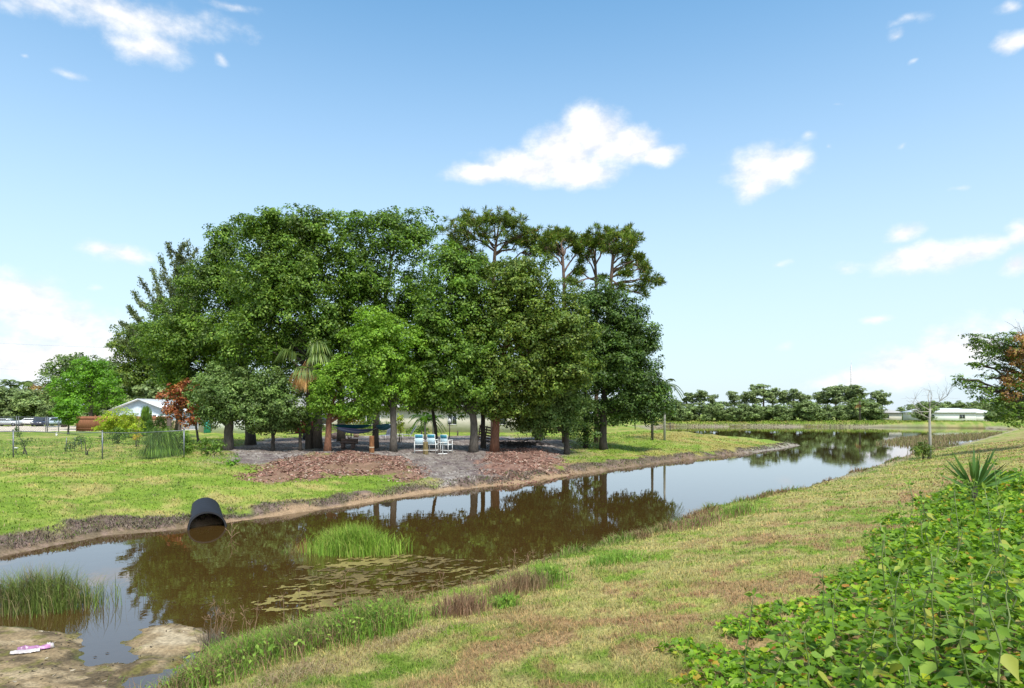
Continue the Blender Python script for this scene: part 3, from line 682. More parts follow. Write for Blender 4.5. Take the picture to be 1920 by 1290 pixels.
def pine(label, bx, Y, trunk_px, rad, arms, nd=40, L=.38, base=None, name='pine_tree'):
    base = base or base_at(bx, Y); t = thing(name, label, 'tree', base)
    tp = np.array([(0, 0, 0)]+[tuple(W(a, b, Y)-base) for a, b in trunk_px], float); mb = MB()
    s = np.linspace(0, 1, len(tp)); tt = np.linspace(0, 1, 16)
    P = np.stack([np.interp(tt, s, tp[:, k]) for k in range(3)], 1); R = np.interp(tt, s, rad); P[0, 2] -= .2
    mb.tube(P, R, 9); C = []
    for (ax, ay, bx2, by2, cnt, spx, spy) in arms:
        a = np.array(W(ax, ay, Y)-base); e = np.array(W(bx2, by2, Y+rng.normal()*1.6)-base)
        q = curve_pts(a, e, .06, 7, .05); mb.tube(q, np.linspace(.085, .03, 7), 5)
        for _ in range(cnt):
            c = e+rng.normal(size=3)*np.array((spx*.62, (spx+spy)*.40, spy*.62))*Y/F
            C.append(c); j = rng.integers(3, 7); mb.tube(curve_pts(q[j], c, .05, 4), [.028, .02, .015, .01], 3, cap=False)
    mb.build('trunk', BARK_PINE, t, smooth=True)
    C = np.array(C); i = np.repeat(np.arange(len(C)), nd); n = len(i)
    d = unit(rng.normal(size=(n, 3))+np.array((0, 0, .55))); l = L*(.7+.6*rng.random((n, 1)))
    pos = C[i]+d*l*.55; B = unit(np.cross(d, rng.normal(size=(n, 3))))
    v, f = quads(pos, d*l*.5, B*.026*(Y/50)); mk('crown', v, f, L_PINE, t)
    return t

def pines():
    pine('tallest pine with a wide flat crown behind the grove', 926, 54, [(925, 700), (924, 540), (928, 470), (935, 425)], [.26, .23, .17, .12, .06],
         [(926, 470, 862, 432, 36, 26, 16), (926, 460, 885, 415, 36, 22, 12), (928, 450, 925, 410, 43, 28, 10), (930, 450, 962, 415, 39, 24, 12), (927, 480, 1005, 452, 36, 26, 13), (928, 475, 985, 440, 32, 24, 14),
          (925, 500, 868, 468, 32, 26, 14), (925, 505, 1020, 470, 25, 22, 13), (925, 510, 900, 492, 29, 24, 12), (925, 520, 960, 498, 22, 22, 11), (925, 515, 850, 455, 25, 14, 16), (925, 525, 912, 510, 22, 20, 10),
          (924, 530, 895, 520, 11, 14, 8), (924, 540, 952, 530, 9, 12, 6), (926, 465, 905, 440, 29, 28, 14), (928, 465, 955, 452, 29, 28, 14), (924, 535, 890, 530, 4, 8, 4)])
    pine('small-crowned slim pine next to the tallest one', 1058, 53, [(1058, 700), (1058, 540), (1055, 480), (1052, 455)], [.2, .17, .13, .10, .05],
         [(1056, 480, 1030, 445, 29, 16, 9), (1055, 475, 1052, 440, 36, 20, 9), (1056, 480, 1078, 450, 29, 16, 10), (1057, 500, 1020, 465, 18, 16, 10), (1057, 500, 1045, 465, 25, 20, 11), (1058, 510, 1085, 470, 22, 12, 13), (1059, 525, 1090, 500, 11, 6, 10), (1058, 530, 1078, 512, 6, 7, 5), (1058, 540, 1070, 528, 6, 8, 5)])
    pine('forked slim pine between its two neighbours', 1118, 54.5, [(1118, 700), (1118, 540), (1116, 490), (1112, 460)], [.2, .16, .13, .10, .05],
         [(1116, 500, 1100, 455, 25, 14, 13), (1116, 490, 1116, 445, 29, 16, 13), (1117, 495, 1135, 462, 25, 14, 12), (1117, 520, 1098, 478, 15, 12, 11), (1117, 520, 1082, 530, 9, 10, 8), (1118, 530, 1085, 512, 8, 6, 6), (1118, 535, 1130, 520, 8, 8, 6)])
    pine('leaning pine with long bare lower limbs reaching out to the right', 1132, 52, [(1134, 700), (1142, 560), (1148, 500), (1150, 450)], [.22, .19, .16, .12, .05],
         [(1149, 470, 1160, 438, 36, 24, 9), (1149, 470, 1185, 450, 29, 14, 13), (1149, 480, 1135, 448, 22, 16, 11), (1149, 490, 1160, 465, 29, 22, 11), (1148, 495, 1182, 475, 18, 12, 9), (1148, 505, 1178, 492, 8, 10, 5),
          (1146, 515, 1205, 495, 18, 12, 11), (1145, 520, 1172, 512, 15, 14, 6), (1145, 520, 1210, 505, 9, 8, 6), (1143, 535, 1218, 525, 16, 14, 8), (1143, 535, 1233, 530, 13, 8, 5), (1143, 537, 1205, 540, 9, 10, 5), (1142, 540, 1208, 556, 4, 4, 4), (1146, 512, 1200, 485, 11, 8, 6), (1145, 525, 1165, 540, 9, 14, 5)])

def fan_palm(label, px, Y, top_py, nf=16, reach=1.6, dead=6, base=None, down=.5, name='fan_palm_tree', r=.17, cat='palm tree', group=None, hard=None):
    base = base or base_at(px, Y); t = thing(name, label, cat, base, group=group)
    top = np.array(W(px, top_py, Y)-base); mb = MB()
    mb.tube([(0, 0, -.2), tuple(top*.5+np.array((.05, 0, 0))), tuple(top)], [r*1.25, r, r*.9], 10); mb.build('trunk', BARK, t, smooth=True)
    def fronds(k, zlo, zhi, mat, nm, rr):
        Ps, Ts, Bs = [], [], []; pm = MB()
        for i in range(k):
            a = rng.random()*6.28; e = zlo+(zhi-zlo)*rng.random(); d = np.array((math.cos(a)*math.cos(e), math.sin(a)*math.cos(e), math.sin(e)))
            end = top+d*rr*.55+np.array((0, 0, -.12*rr)); pm.tube(curve_pts(top, end, .1, 4, .01), [.03, .022, .016, .012], 4, cap=False)
            side = unit(np.cross(d, (0, 0, 1.0)))
            for s in np.linspace(-1.25, 1.25, 22):
                l = rr*(.62-.12*abs(s))*(.9+.2*rng.random()); dd = unit(d*math.cos(s)+side*math.sin(s)+np.array((0, 0, .05)))
                m = end+dd*l*.5; dd2 = unit(dd+np.array((0, 0, -down*1.6)))
                for (p, q, wd) in ((end, m, .05), (m, m+dd2*l*.7, .04)):
                    Ps.append((p+q)/2); Ts.append((q-p)/2*1.08); Bs.append(unit(np.cross(q-p, d+rng.normal(size=3)*.3))*wd*max(1, Y/60))
        v, f = quads(np.array(Ps), np.array(Ts), np.array(Bs)); v2 = np.concatenate(pm.v); off = len(v)
        mk(nm, np.concatenate([v, v2]), [tuple(q) for q in f]+[tuple(i+off for i in q) for q in pm.f], mat, t)
    fronds(nf, -.5, 1.35, L_PALM, 'crown', reach)
    if dead: fronds(dead, -1.3, -.6, L_PALMD, 'dead_fronds', reach*.85)
    return t

def feather_palm(label, px, Y, top_py, nf=12, reach=2.2, base=None, group=None, r=.12, name='feather_palm_tree', lm=None, cat='palm tree', stems=1):
    base = base or base_at(px, Y); t = thing(name, label, cat, base, group=group)
    top = np.array(W(px, top_py, Y)-base); mb = MB(); mb.tube([(0, 0, -.2), tuple(top*.5), tuple(top)], [r*1.2, r, r*.8], 8); mb.build('trunk', BARK_PALE if r < .1 else BARK, t, smooth=True)
    Ps, Ts, Bs = [], [], []; k = max(1.0, Y/55)
    for i in range(nf):
        a = 6.28*i/nf+rng.random()*.5; e = .15+1.1*rng.random(); h = np.array((math.cos(a), math.sin(a), 0)); s = np.linspace(0, 1, 14)[:, None]
        q = top+h*reach*s*math.cos(e*.6)+np.array((0, 0, 1))*(reach*(math.sin(e)*s-(.45+.5*math.cos(e))*s**2.2))
        side = unit(np.cross(h, (0, 0, 1.0)))
        for j in range(1, 14):
            tdir = unit(q[j]-q[j-1])
            Ps.append((q[j]+q[j-1])/2); Ts.append((q[j]-q[j-1])*.52); Bs.append(side*.02*k)
            l = reach*.26*(1-.55*abs(s[j, 0]-.45))
            for sg in (-1, 1):
                for o in (0, .5):
                    d = unit(side*sg+tdir*.5+np.array((0, 0, -.35-.3*rng.random()))); c0 = q[j]-(q[j]-q[j-1])*o
                    Ps.append(c0+d*l*.5); Ts.append(d*l*.5); Bs.append(unit(np.cross(d, tdir+np.array((0, 0, .4))))*.028*k)
    v, f = quads(np.array(Ps), np.array(Ts), np.array(Bs)); mk('crown', v, f, lm or L_PALM, t)
    return t

def bush(name, label, px, Y, bl, lm, lsize=.14, cl=.45, cat='shrub', dens=1.0, stems=5, wr=.5, group=None, base=None, bark=None):
    base = base or base_at(px, Y); t = thing(name, label, cat, base, group=group); bb = pxblobs(bl, Y, base); mb = MB()
    for k in range(stems):
        b = bb[k % len(bb)]; mb.tube(curve_pts((rng.normal()*.08, rng.normal()*.08, -.1), (b[0]+rng.normal()*.3*b[3], b[1], b[2]+.3*b[5]), .05, 5), np.linspace(.03, .008, 5), 4)
    mb.build('stems', bark or BARK_DARK, t)
    P, Nn = crown(bb, lsize, cl, dens, .2, .6); v, f = leaf_cards(P, Nn, lsize, wr); mk('foliage', v, f, lm, t)
    return t

def far_trees():
    # prototypes, built once, then copied
    def proto(name, label, cat, group, kind, H):
        t = thing(name, label, cat, (0, 0, -50), group=group)
        if kind == 'pine':
            mb = MB(); mb.tube([(0, 0, -.3), (.1, 0, H*.5), (.05, .1, H*.93)], [.2, .17, .07], 6); bl = []
            for _ in range(13):
                a = rng.random()*6.28; r = (.3+1.5*rng.random())*H/10; z = H*(.55+.40*rng.random()); bl.append((r*math.cos(a), r*math.sin(a), z, (.7+.6*rng.random())*H/10, 1.0*H/10, (.45+.35*rng.random())*H/10))
            bl.append((0, 0, H*.95, .9*H/10, .9*H/10, .5*H/10))
            for b in bl: mb.tube(curve_pts((0, 0, b[2]-.8), b[:3], .05, 4), [.07, .05, .04, .03], 4)
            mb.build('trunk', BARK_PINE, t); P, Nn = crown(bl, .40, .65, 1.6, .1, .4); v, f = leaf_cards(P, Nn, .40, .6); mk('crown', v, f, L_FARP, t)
        else:
            mb = MB(); mb.tube([(0, 0, -.3), (.1, 0, H*.3), (0, .1, H*.6)], [.26, .2, .1], 6); bl = []
            for _ in range(14):
                a = rng.random()*6.28; r = 2.2*math.sqrt(rng.random())*H/8; z = H*(.10+.66*rng.random()); bl.append((r*math.cos(a), r*math.sin(a), z, 1.5*H/8, 1.5*H/8, 1.2*H/8))
            bl.append((0, 0, H*.82, 1.6*H/8, 1.6*H/8, 1.1*H/8))
            for b in bl[:5]: mb.tube(curve_pts((0, 0, H*.3), b[:3], .05, 4), [.09, .07, .05, .03], 4)
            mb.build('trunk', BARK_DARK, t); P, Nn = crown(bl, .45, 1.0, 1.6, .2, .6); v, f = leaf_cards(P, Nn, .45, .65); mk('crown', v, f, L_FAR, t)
        return t
    pr = [proto('pine_tree', 'slender pine with an open flat crown in the far row across the lake', 'tree', 'pines in the far tree row across the lake', 'pine', 10) for _ in range(3)]
    br = [proto('broadleaf_tree', 'round dense green tree filling in below the pines across the lake', 'tree', 'broadleaf trees in the far row across the lake', 'b', 8) for _ in range(3)]
    used = set()
    def put(P, px, Y, top_py, H, label=None, group=None, wide=1.0):
        b = base_at(px, Y); h = W(px, top_py, Y).z-b.z; s = h/H
        o = P
        if P.name in used: o = dup(P, b)
        used.add(P.name); o.location = b; o.rotation_euler = (0, 0, rng.random()*6.28); o.scale = (s*wide, s*wide, s)
        if label: o['label'] = label
        if group: o['group'] = group
        return o
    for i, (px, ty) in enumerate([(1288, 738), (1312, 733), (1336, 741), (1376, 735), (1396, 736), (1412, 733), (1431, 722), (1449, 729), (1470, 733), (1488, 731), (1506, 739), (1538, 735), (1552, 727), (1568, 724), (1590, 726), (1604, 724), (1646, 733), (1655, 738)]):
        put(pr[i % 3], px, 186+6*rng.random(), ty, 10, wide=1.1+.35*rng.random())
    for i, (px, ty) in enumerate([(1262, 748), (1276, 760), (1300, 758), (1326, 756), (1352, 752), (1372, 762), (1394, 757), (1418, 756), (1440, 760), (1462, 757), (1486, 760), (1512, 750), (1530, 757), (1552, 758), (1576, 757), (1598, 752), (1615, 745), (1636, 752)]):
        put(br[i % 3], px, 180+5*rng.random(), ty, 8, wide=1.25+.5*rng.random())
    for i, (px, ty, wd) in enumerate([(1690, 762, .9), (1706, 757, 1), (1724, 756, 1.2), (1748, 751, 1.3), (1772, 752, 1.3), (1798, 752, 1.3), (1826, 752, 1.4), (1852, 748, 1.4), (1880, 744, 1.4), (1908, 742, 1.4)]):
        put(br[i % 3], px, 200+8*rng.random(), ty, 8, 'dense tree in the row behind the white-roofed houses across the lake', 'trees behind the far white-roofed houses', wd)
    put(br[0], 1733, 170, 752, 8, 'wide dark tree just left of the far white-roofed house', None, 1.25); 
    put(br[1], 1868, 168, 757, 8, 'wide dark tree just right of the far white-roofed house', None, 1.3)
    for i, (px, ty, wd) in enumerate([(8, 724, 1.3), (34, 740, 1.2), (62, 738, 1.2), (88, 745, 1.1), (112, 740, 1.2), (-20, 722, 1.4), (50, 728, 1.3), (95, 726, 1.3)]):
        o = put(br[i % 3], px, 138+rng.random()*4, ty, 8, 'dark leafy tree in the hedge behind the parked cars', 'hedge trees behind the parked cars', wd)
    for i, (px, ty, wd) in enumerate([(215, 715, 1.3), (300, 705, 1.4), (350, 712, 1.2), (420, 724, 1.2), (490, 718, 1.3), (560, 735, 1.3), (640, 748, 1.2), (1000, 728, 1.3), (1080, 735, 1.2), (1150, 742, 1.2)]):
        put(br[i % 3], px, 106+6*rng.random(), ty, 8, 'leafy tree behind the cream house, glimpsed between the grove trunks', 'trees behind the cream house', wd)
    fan_palm('yellowish cabbage palm near the right end of the far tree row', 1612, 178, 752, 14, 2.0, 3, r=.22)
    feather_palm('palm showing its fronds above the hedge at the far left edge', 20, 150, 722, 13, 3.4)
    feather_palm('palm showing its fronds above the hedge, right of another palm', 55, 152, 720, 13, 3.2)
    bush('shrub', 'pinkish dry shrub top showing over the left hedge', 74, 146, [(70, 735, 22, 12), (88, 742, 14, 10)], L_BROWN, .4, .8)
    tree('oak_tree', 'grey-green broad tree behind the bright green tree at left', 120, 118, [(125, 740), (130, 715)], [.4, .3, .18], [(130, 690, 40, 20), (105, 710, 26, 24), (165, 695, 45, 26), (205, 705, 30, 28), (190, 740, 50, 26), (110, 745, 30, 22)], L_GREY, BARK_DARK, .42, 1.2)
    tree('broadleaf_tree', 'bright green rounded tree behind the brown wooden fence', 170, 98, [(170, 750), (168, 720)], [.3, .24, .12], [(160, 690, 30, 22), (140, 725, 36, 26), (185, 715, 36, 32), (165, 752, 48, 24), (205, 745, 24, 24), (122, 745, 20, 18)], L_BRIGHT, BARK_DARK, .30, .9)
    tree('young_broadleaf_tree', 'small bright green lawn tree left of the brown wooden fence', 128, 72, [(129, 790), (128, 775)], [.10, .08, .05], [(125, 762, 22, 14), (112, 776, 18, 12), (140, 775, 16, 13), (126, 786, 24, 10)], L_BRIGHT, BARK, .22, .5)

grove(); pines()
fan_palm('fan palm with long drooping fronds and a brown skirt in the middle of the grove', 578, 43.6, 672, 20, 2.3, 9, down=1.25)
far_trees()
feather_palm('slim palm leaning from the right edge of the grove', 1246, 58, 722, 11, 1.7, r=.09)
feather_palm('slim pale-stemmed palm just left of the small end-of-fence palm', 1223, 57, 738, 11, 1.7, r=.10)
# right-hand tree, only its left half in the frame
def right_tree():
    Y = 40; base = base_at(1965, Y); t = thing('spreading_tree', 'large tree with layered branches and brown leaf clusters at the right edge', 'tree', base)
    fr = [(1870, 640, 48, 13), (1835, 650, 24, 9), (1885, 655, 40, 14), (1822, 635, 14, 6), (1860, 668, 30, 10), (1850, 685, 26, 9), (1815, 683, 10, 4), (1800, 712, 18, 8), (1822, 722, 26, 9), (1838, 735, 22, 10), (1855, 708, 20, 8),
          (1885, 735, 30, 14), (1860, 752, 30, 12), (1900, 700, 34, 22), (1915, 730, 34, 34), (1900, 765, 36, 24), (1925, 670, 40, 26), (1955, 700, 46, 60), (1990, 650, 50, 40), (1905, 785, 40, 14), (1945, 775, 40, 24), (1870, 690, 12, 8), (1812, 728, 10, 4)]
    dry = [(1908, 672, 24, 20), (1895, 715, 16, 16), (1918, 640, 22, 14), (1890, 742, 12, 10), (1915, 700, 20, 18)]
    bb = pxblobs(fr, Y, base); wood([(0, 0, 0), tuple(W(1955, 740, Y)-base), tuple(W(1945, 690, Y)-base)], [.4, .3, .16], bb, 3, .3).build('trunk', BARK, t, smooth=True)
    P, Nn = crown(bb, .15, .34, .75, .0, .3, .5); v, f = leaf_cards(P, Nn, .15, .5); mk('crown', v, f, L_OAK, t)
    P, Nn = crown(pxblobs(dry, Y-.6, base), .15, .4, 1.1, .05); v, f = leaf_cards(P, Nn, .15, .45); mk('dry_foliage', v, f, L_BROWN, t, label='brown dried leaf clusters')
    # bare grey tree behind it
    base = base_at(1935, 60); t = thing('bare_tree', 'bare grey twiggy tree rising behind the large right-edge tree', 'tree', base); mb = MB()
    c = np.array(W(1930, 680, 60)-base); mb.tube([(0, 0, -.2), tuple(c*.6), tuple(c)], [.3, .22, .12], 7)
    for _ in range(70):
        px, py = 1830+rng.random()*150, 600+rng.random()*62
        if py < 690-(px-1800)*.75: continue
        e = np.array(W(px, py, 60+rng.normal())-base); q = curve_pts(c, e, .08, 7, .06); mb.tube(q, np.linspace(.06, .012, 7), 4)
        for _ in range(7): mb.tube(curve_pts(q[rng.integers(3, 7)], e+rng.normal(size=3)*.5, .05, 4), [.015, .012, .01, .006], 3, cap=False)
    mb.build('trunk', BARK, t)
right_tree()
def bare_sapling():
    b = G(1744, 861); Y = b.y; t = thing('bare_tree', 'bare white-stemmed young tree on the near bank beside the lake', 'tree', b); mb = MB()
    w = lambda px, py, d=0: tuple(W(px, py, Y+d)-b)
    mb.tube([(0, 0, -.1), w(1744, 820), w(1743, 785), w(1744, 766)], [.095, .075, .065, .055], 8)
    arms = [((1744, 768), (1762, 752), (1770, 738)), ((1744, 770), (1728, 760), (1716, 748)), ((1744, 766), (1740, 745), (1742, 732)), ((1744, 772), (1722, 772), (1712, 755)), ((1743, 766), (1746, 748), (1748, 742)), ((1762, 752), (1776, 742), (1785, 722)), ((1744, 785), (1730, 778), (1708, 768))]
    for i, a in enumerate(arms):
        pts = [w(x, y, (i % 3-1)*.25*k) for k, (x, y) in enumerate(a)]; mb.tube(pts, [.030, .020, .008], 6)
        for _ in range(9):
            e = np.array(pts[2])+rng.normal(size=3)*.33+np.array((0, 0, .1)); mb.tube(curve_pts(pts[1+rng.integers(0, 2)], e, .1, 5), np.linspace(.008, .003, 5), 4, cap=False)
    mb.build('trunk', BARK_PALE, t, smooth=True)
    bush('shrub', 'small leafy shrub at the foot of the bare white-stemmed tree', 1728, Y-.3, [(1724, 846, 12, 9), (1733, 838, 10, 10), (1740, 850, 9, 8)], L_OLIVE, .10, .22, base=G(1730, 862))
bare_sapling()
# ------------------------------------------------------------------ ground cover
M_BLADE = colmat('grass_blade', trans=.30, rough=.6, bump=0, bscale=3, spec=.25, vary=.12)

def in_zone(x, y, P, m=0.0): return sdpoly(x, y, P) > m

VINE = np.array([tuple(G(a, b))[:2] for a, b in [(1225, 1289), (1330, 1190), (1400, 1150), (1500, 1120), (1600, 1050), (1668, 985), (1720, 940), (1780, 915), (1919, 890)]]+[(12, 9), (9, 2), (2, 1.5), (1.0, 2.6)], float)

def blades(x, y, h, w, col, lean=.5, z=None, tri=True):
    n = len(x); z = hgt(x, y) if z is None else z
    a = rng.random(n)*6.28; d = np.stack([np.cos(a), np.sin(a), 0*a], 1); s = np.stack([-np.sin(a), np.cos(a), 0*a], 1)
    s = np.where((np.abs(s[:, :1]) < .5), -np.stack([np.ones(n), 0*a, 0*a], 1)*.7+s*.5, s)
    p = np.stack([x, y, z-.008], 1); h = h[:, None]; w = w[:, None]; ln = (lean*(.3+rng.random((n, 1))))
    v = np.empty((n, 5, 3)); v[:, 0] = p-s*w*.5; v[:, 1] = p+s*w*.5
    m = p+np.array((0, 0, 1))*h*.55+d*h*ln*.25
    v[:, 2] = m-s*w*.4; v[:, 3] = m+s*w*.4
    v[:, 4] = p+np.array((0, 0, 1))*h*(1-.35*ln)+d*h*ln
    i = (np.arange(n)*5)[:, None]
    f = np.concatenate([np.concatenate([i, i+1, i+3], 1), np.concatenate([i, i+3, i+2], 1), np.concatenate([i+2, i+3, i+4], 1)])
    return v.reshape(-1, 3), f, np.repeat(col, 5, axis=0)

def grass():
    n = 520000
    r = np.exp(rng.random(n)*math.log(70/2.3)+math.log(2.3)); a = np.radians(-42+84*rng.random(n))
    x = r*np.sin(a); y = r*np.cos(a); sd, near = zones(x, y)
    keep = np.where(near, sd > .05, sd > .62+2.6*(fbm(x*.9, y*.9, 75, 3)-.45)*(.6+.4*ss(-10, -4, x)))
    keep &= ~in_zone(x, y, MUD, -.1) & ~in_zone(x, y, MOUND, -.05) & ~in_zone(x, y, VINE, .5)
    dz = sdpoly(x, y, DIRT)+2.2*(fbm(x*.45, y*.45, 70, 4)-.5); keep &= (dz < .1) | (rng.random(n) < .03)
    for P in MULCH: keep &= ~in_zone(x, y, P, -.1) | (rng.random(n) < .02)
    x, y, r, near, sd = x[keep], y[keep], r[keep], near[keep], sd[keep]; n = len(x)
    c = gcol(x, y); g = rng.random((n, 1)); tint = rng.random((n, 1))
    c = c*(.78+.80*g); c = np.where(tint < .14, c*np.array((1.25, 1.08, 1.0))+np.array((.04, .03, .02)), c); c = np.where(tint > .80, c*.5+np.array((.045, .10, .008)), c)
    c = np.where(tint > .95, np.array((.30, .24, .12))*(.6+.8*g), c)
    tuft = .6+.9*fbm(x*2.2, y*2.2, 101, 3)
    h = np.where(near, .052, .055)*(.4+1.2*rng.random(n))*tuft*(1+r/90); w = np.maximum(.0045, r*.0010)*(.5+.8*rng.random(n))
    v, f, cc = blades(x, y, h, w, c, 1.5)
    tag(mk('grass', v, f, M_BLADE, col=cc), 'short mown grass on both banks, patchy green and straw', 'grass', kind='stuff')
    # taller fringe along the near water's edge
    n = 60000; t = rng.random(n); k = np.linspace(0, 1, len(NEAR)-7)
    E = NEAR[4:-3]; x = np.interp(t**1.5, k, E[:, 0])+rng.normal(size=n)*.35; y = np.interp(t**1.5, k, E[:, 1])+rng.normal(size=n)*.35
    sd, near = zones(x, y); pn = fbm(x*.7, y*.7, 111, 3); keep = (sd > -.08) & (sd < .95) & near & (pn > .45) & ~in_zone(x, y, MUD, -.1) & ~in_zone(x, y, MOUND, .0); x, y, pn = x[keep], y[keep], pn[keep]; n = len(x); g = rng.random((n, 1))
    r = np.hypot(x, y); red = ss(.48, .6, fbm(x*.9, y*.9, 112, 3))[:, None]
    c = (np.array((.13, .21, .03))*(1-red)+np.array((.21, .125, .06))*red)*(.6+.8*g)
    c = np.where(rng.random((n, 1)) < .25, np.array((.30, .24, .11))*(.6+.7*g), c)
    h = (.05+.16*rng.random(n)**2.4)*(.5+1.4*ss(.45, .66, pn)); v, f, cc = blades(x, y, h, np.maximum(.005, r*.0009), c, .8)
    tag(mk('shore_grass', v, f, M_BLADE, col=cc), 'taller ragged grass along the near waterline, partly reddish and dry', 'grass', kind='stuff')
    # rough edge of the far bank: dark roots and dead stalks over the eroded lip
    n = 22000; t = rng.random(n); E = FARC[8:-3]; k = np.linspace(0, 1, len(E)); x = np.interp(t, k, E[:, 0])-.4+rng.normal(size=n)*.7; y = np.interp(t, k, E[:, 1])+.5+rng.normal(size=n)*.7
    sd, near = zones(x, y); keep = (sd > .30) & (sd < 1.1+.9*(fbm(x*.6, y*.6, 115, 3)-.4)) & (fbm(x*.9, y*.9, 116, 3) > .42) & ~near & (np.hypot(x, y) < 90); x, y = x[keep], y[keep]; n = len(x); g = rng.random((n, 1)); r = np.hypot(x, y)
    c = np.where(rng.random((n, 1)) < .55, np.array((.09, .06, .05)), np.array((.24, .19, .15)))*(.6+.9*g); c = np.where(rng.random((n, 1)) < .15, np.array((.12, .18, .03)), c)
    v, f, cc = blades(x, y, .04+.10*rng.random(n), np.maximum(.006, r*.0009), c, 1.8)
    tag(mk('bank_roots', v, f, M_BLADE, col=cc), 'dark roots and dead stalks on the eroded far bank edge', 'roots', kind='stuff')
    # marsh grass in the shallows at the right of the lake
    P = gpoly([(1640, 832), (1690, 822), (1780, 816), (1880, 812), (1872, 818), (1830, 823), (1760, 832), (1800, 838), (1745, 846), (1700, 850), (1730, 838)])
    n = 60000; x = P[:, 0].min()+np.ptp(P[:, 0])*rng.random(n); y = P[:, 1].min()+np.ptp(P[:, 1])*rng.random(n); k = in_zone(x, y, P) & (fbm(x*.15, y*.25, 120, 3) > .34); x, y = x[k], y[k]; n = len(x); g = rng.random((n, 1))
    c = np.where(rng.random((n, 1)) < .5, np.array((.19, .19, .06)), np.array((.26, .19, .10)))*(.6+.8*g)
    v, f, cc = blades(x, y, .25+.35*rng.random(n), .04+.03*rng.random(n), c, .5, z=np.maximum(hgt(x, y), -.05))
    tag(mk('marsh_grass', v, f, M_BLADE, col=cc), 'brownish marsh grass standing in the lake shallows at right', 'marsh grass', kind='stuff')
    # rough grass strip along the far shore of the lake
    n = 14000; x = 36+80*rng.random(n); y = 166+30*rng.random(n); sd, near = zones(x, y); k = (sd > .3) & (sd < 24); x, y = x[k], y[k]; c = gcol(x, y)*(.6+.8*rng.random((len(x), 1)))
    v, f, cc = blades(x, y, .15+.3*rng.random(len(x)), .15+.12*rng.random(len(x)), c, .6)
    tag(mk('far_grass', v, f, M_BLADE, col=cc), 'grass on the low bank across the lake', 'grass', kind='stuff')

def chips():
    V, Fc, C = [], [], []; off = 0
    for P, n in zip(MULCH, (5500, 3500)):
        x = P[:, 0].min()+np.ptp(P[:, 0])*rng.random(n*2); y = P[:, 1].min()+np.ptp(P[:, 1])*rng.random(n*2); k = sdpoly(x, y, P)+1.2*(rng.random(n*2)-.5) > -.1; k &= fbm(x*1.2, y*1.2, 117, 3) > .40; x, y = x[k][:n], y[k][:n]; m = len(x)
        p = np.stack([x, y, hgt(x, y)+.01+.03*rng.random(m)], 1); T = unit(rng.normal(size=(m, 3))*np.array((1, 1, .35))); B = unit(np.cross(T, rng.normal(size=(m, 3))))
        v, f = quads(p, T*(.05+.09*rng.random((m, 1))), B*(.018+.02*rng.random((m, 1)))); V.append(v); Fc.append(f+off); off += len(v)
        b = np.array((.30, .165, .125))*(.4+1.0*rng.random((m, 1))); b = np.where(rng.random((m, 1)) < .14, np.array((.45, .34, .27)), b); C.append(np.repeat(b, 4, axis=0))
    tag(mk('mulch', np.concatenate(V), np.concatenate(Fc), colmat('wood_mulch', bump=0, vary=.2), col=np.concatenate(C)), 'red-brown wood chips spread in front of the trees', 'mulch', kind='stuff')

def litter():
    n = 9000; x = -19+26*rng.random(n); y = 29+26*rng.random(n); k = sdpoly(x, y, DIRT) > -1.2; x, y = x[k], y[k]; m = len(x)
    p = np.stack([x, y, hgt(x, y)+.012], 1); T = unit(rng.normal(size=(m, 3))*np.array((1, 1, .2))); B = unit(np.cross(T, np.array((0, 0, 1.0))+.3*rng.normal(size=(m, 3))))
    v, f = quads(p, T*(.04+.05*rng.random((m, 1))), B*.025); c = np.where(rng.random((m, 1)) < .5, np.array((.11, .075, .055)), np.array((.33, .28, .24)))*(.6+.8*rng.random((m, 1)))
    tag(mk('leaf_litter', v, f, bpy.data.materials['wood_mulch'], col=np.repeat(c, 4, axis=0)), 'fallen leaves on the grey sand under the trees', 'leaf litter', kind='stuff')

HEART = np.array([(0, -.22), (.28, -.42), (.50, -.10), (.36, .22), (0, .62), (-.36, .22), (-.50, -.10), (-.28, -.42)])
OVATE = np.array([(0, -.5), (.20, -.40), (.36, -.12), (.19, .26), (0, .74), (-.19, .26), (-.36, -.12), (-.20, -.40)])
def shaped(P, Nn, D, size, shape=HEART, fold=.22):
    """real leaf outlines, folded along the midrib; D is the direction of the tip"""
    n = len(P); D = unit(D-Nn*np.sum(D*Nn, 1, keepdims=True)); S = np.cross(D, Nn); sz = size[:, None, None]
    u = shape[None, :, 0, None]; w = shape[None, :, 1, None]
    v = P[:, None]+sz*(S[:, None]*u+D[:, None]*w+Nn[:, None]*(np.abs(u)*fold-.18*w*w*np.sign(w)))
    i = (np.arange(n)*8)[:, None]
    f = np.concatenate([np.concatenate([i+a for a in (0, 1, 2, 3, 4)], 1), np.concatenate([i+a for a in (0, 4, 5, 6, 7)], 1)])
    return v.reshape(-1, 3), f

L_VINE = leafmat('vine_leaf', [(0, (.038, .095, .008)), (.5, (.090, .185, .012)), (.88, (.16, .28, .022)), (.96, (.26, .29, .03)), (1, (.28, .11, .04))], .38, rough=.5, spec=.25, cscale=1.6, clump=.25)
L_WEED = leafmat('weed_leaf', [(0, (.060, .125, .020)), (.5, (.115, .205, .036)), (.93, (.20, .30, .075)), (1, (.26, .24, .06))], .36, rough=.55, spec=.22, cscale=1.2, clump=.2)
M_STEM = simple('green_stem', (.17, .22, .07), .6, scale=20)
M_DRYSTEM = simple('dry_stem', (.26, .16, .09), .8, scale=20)

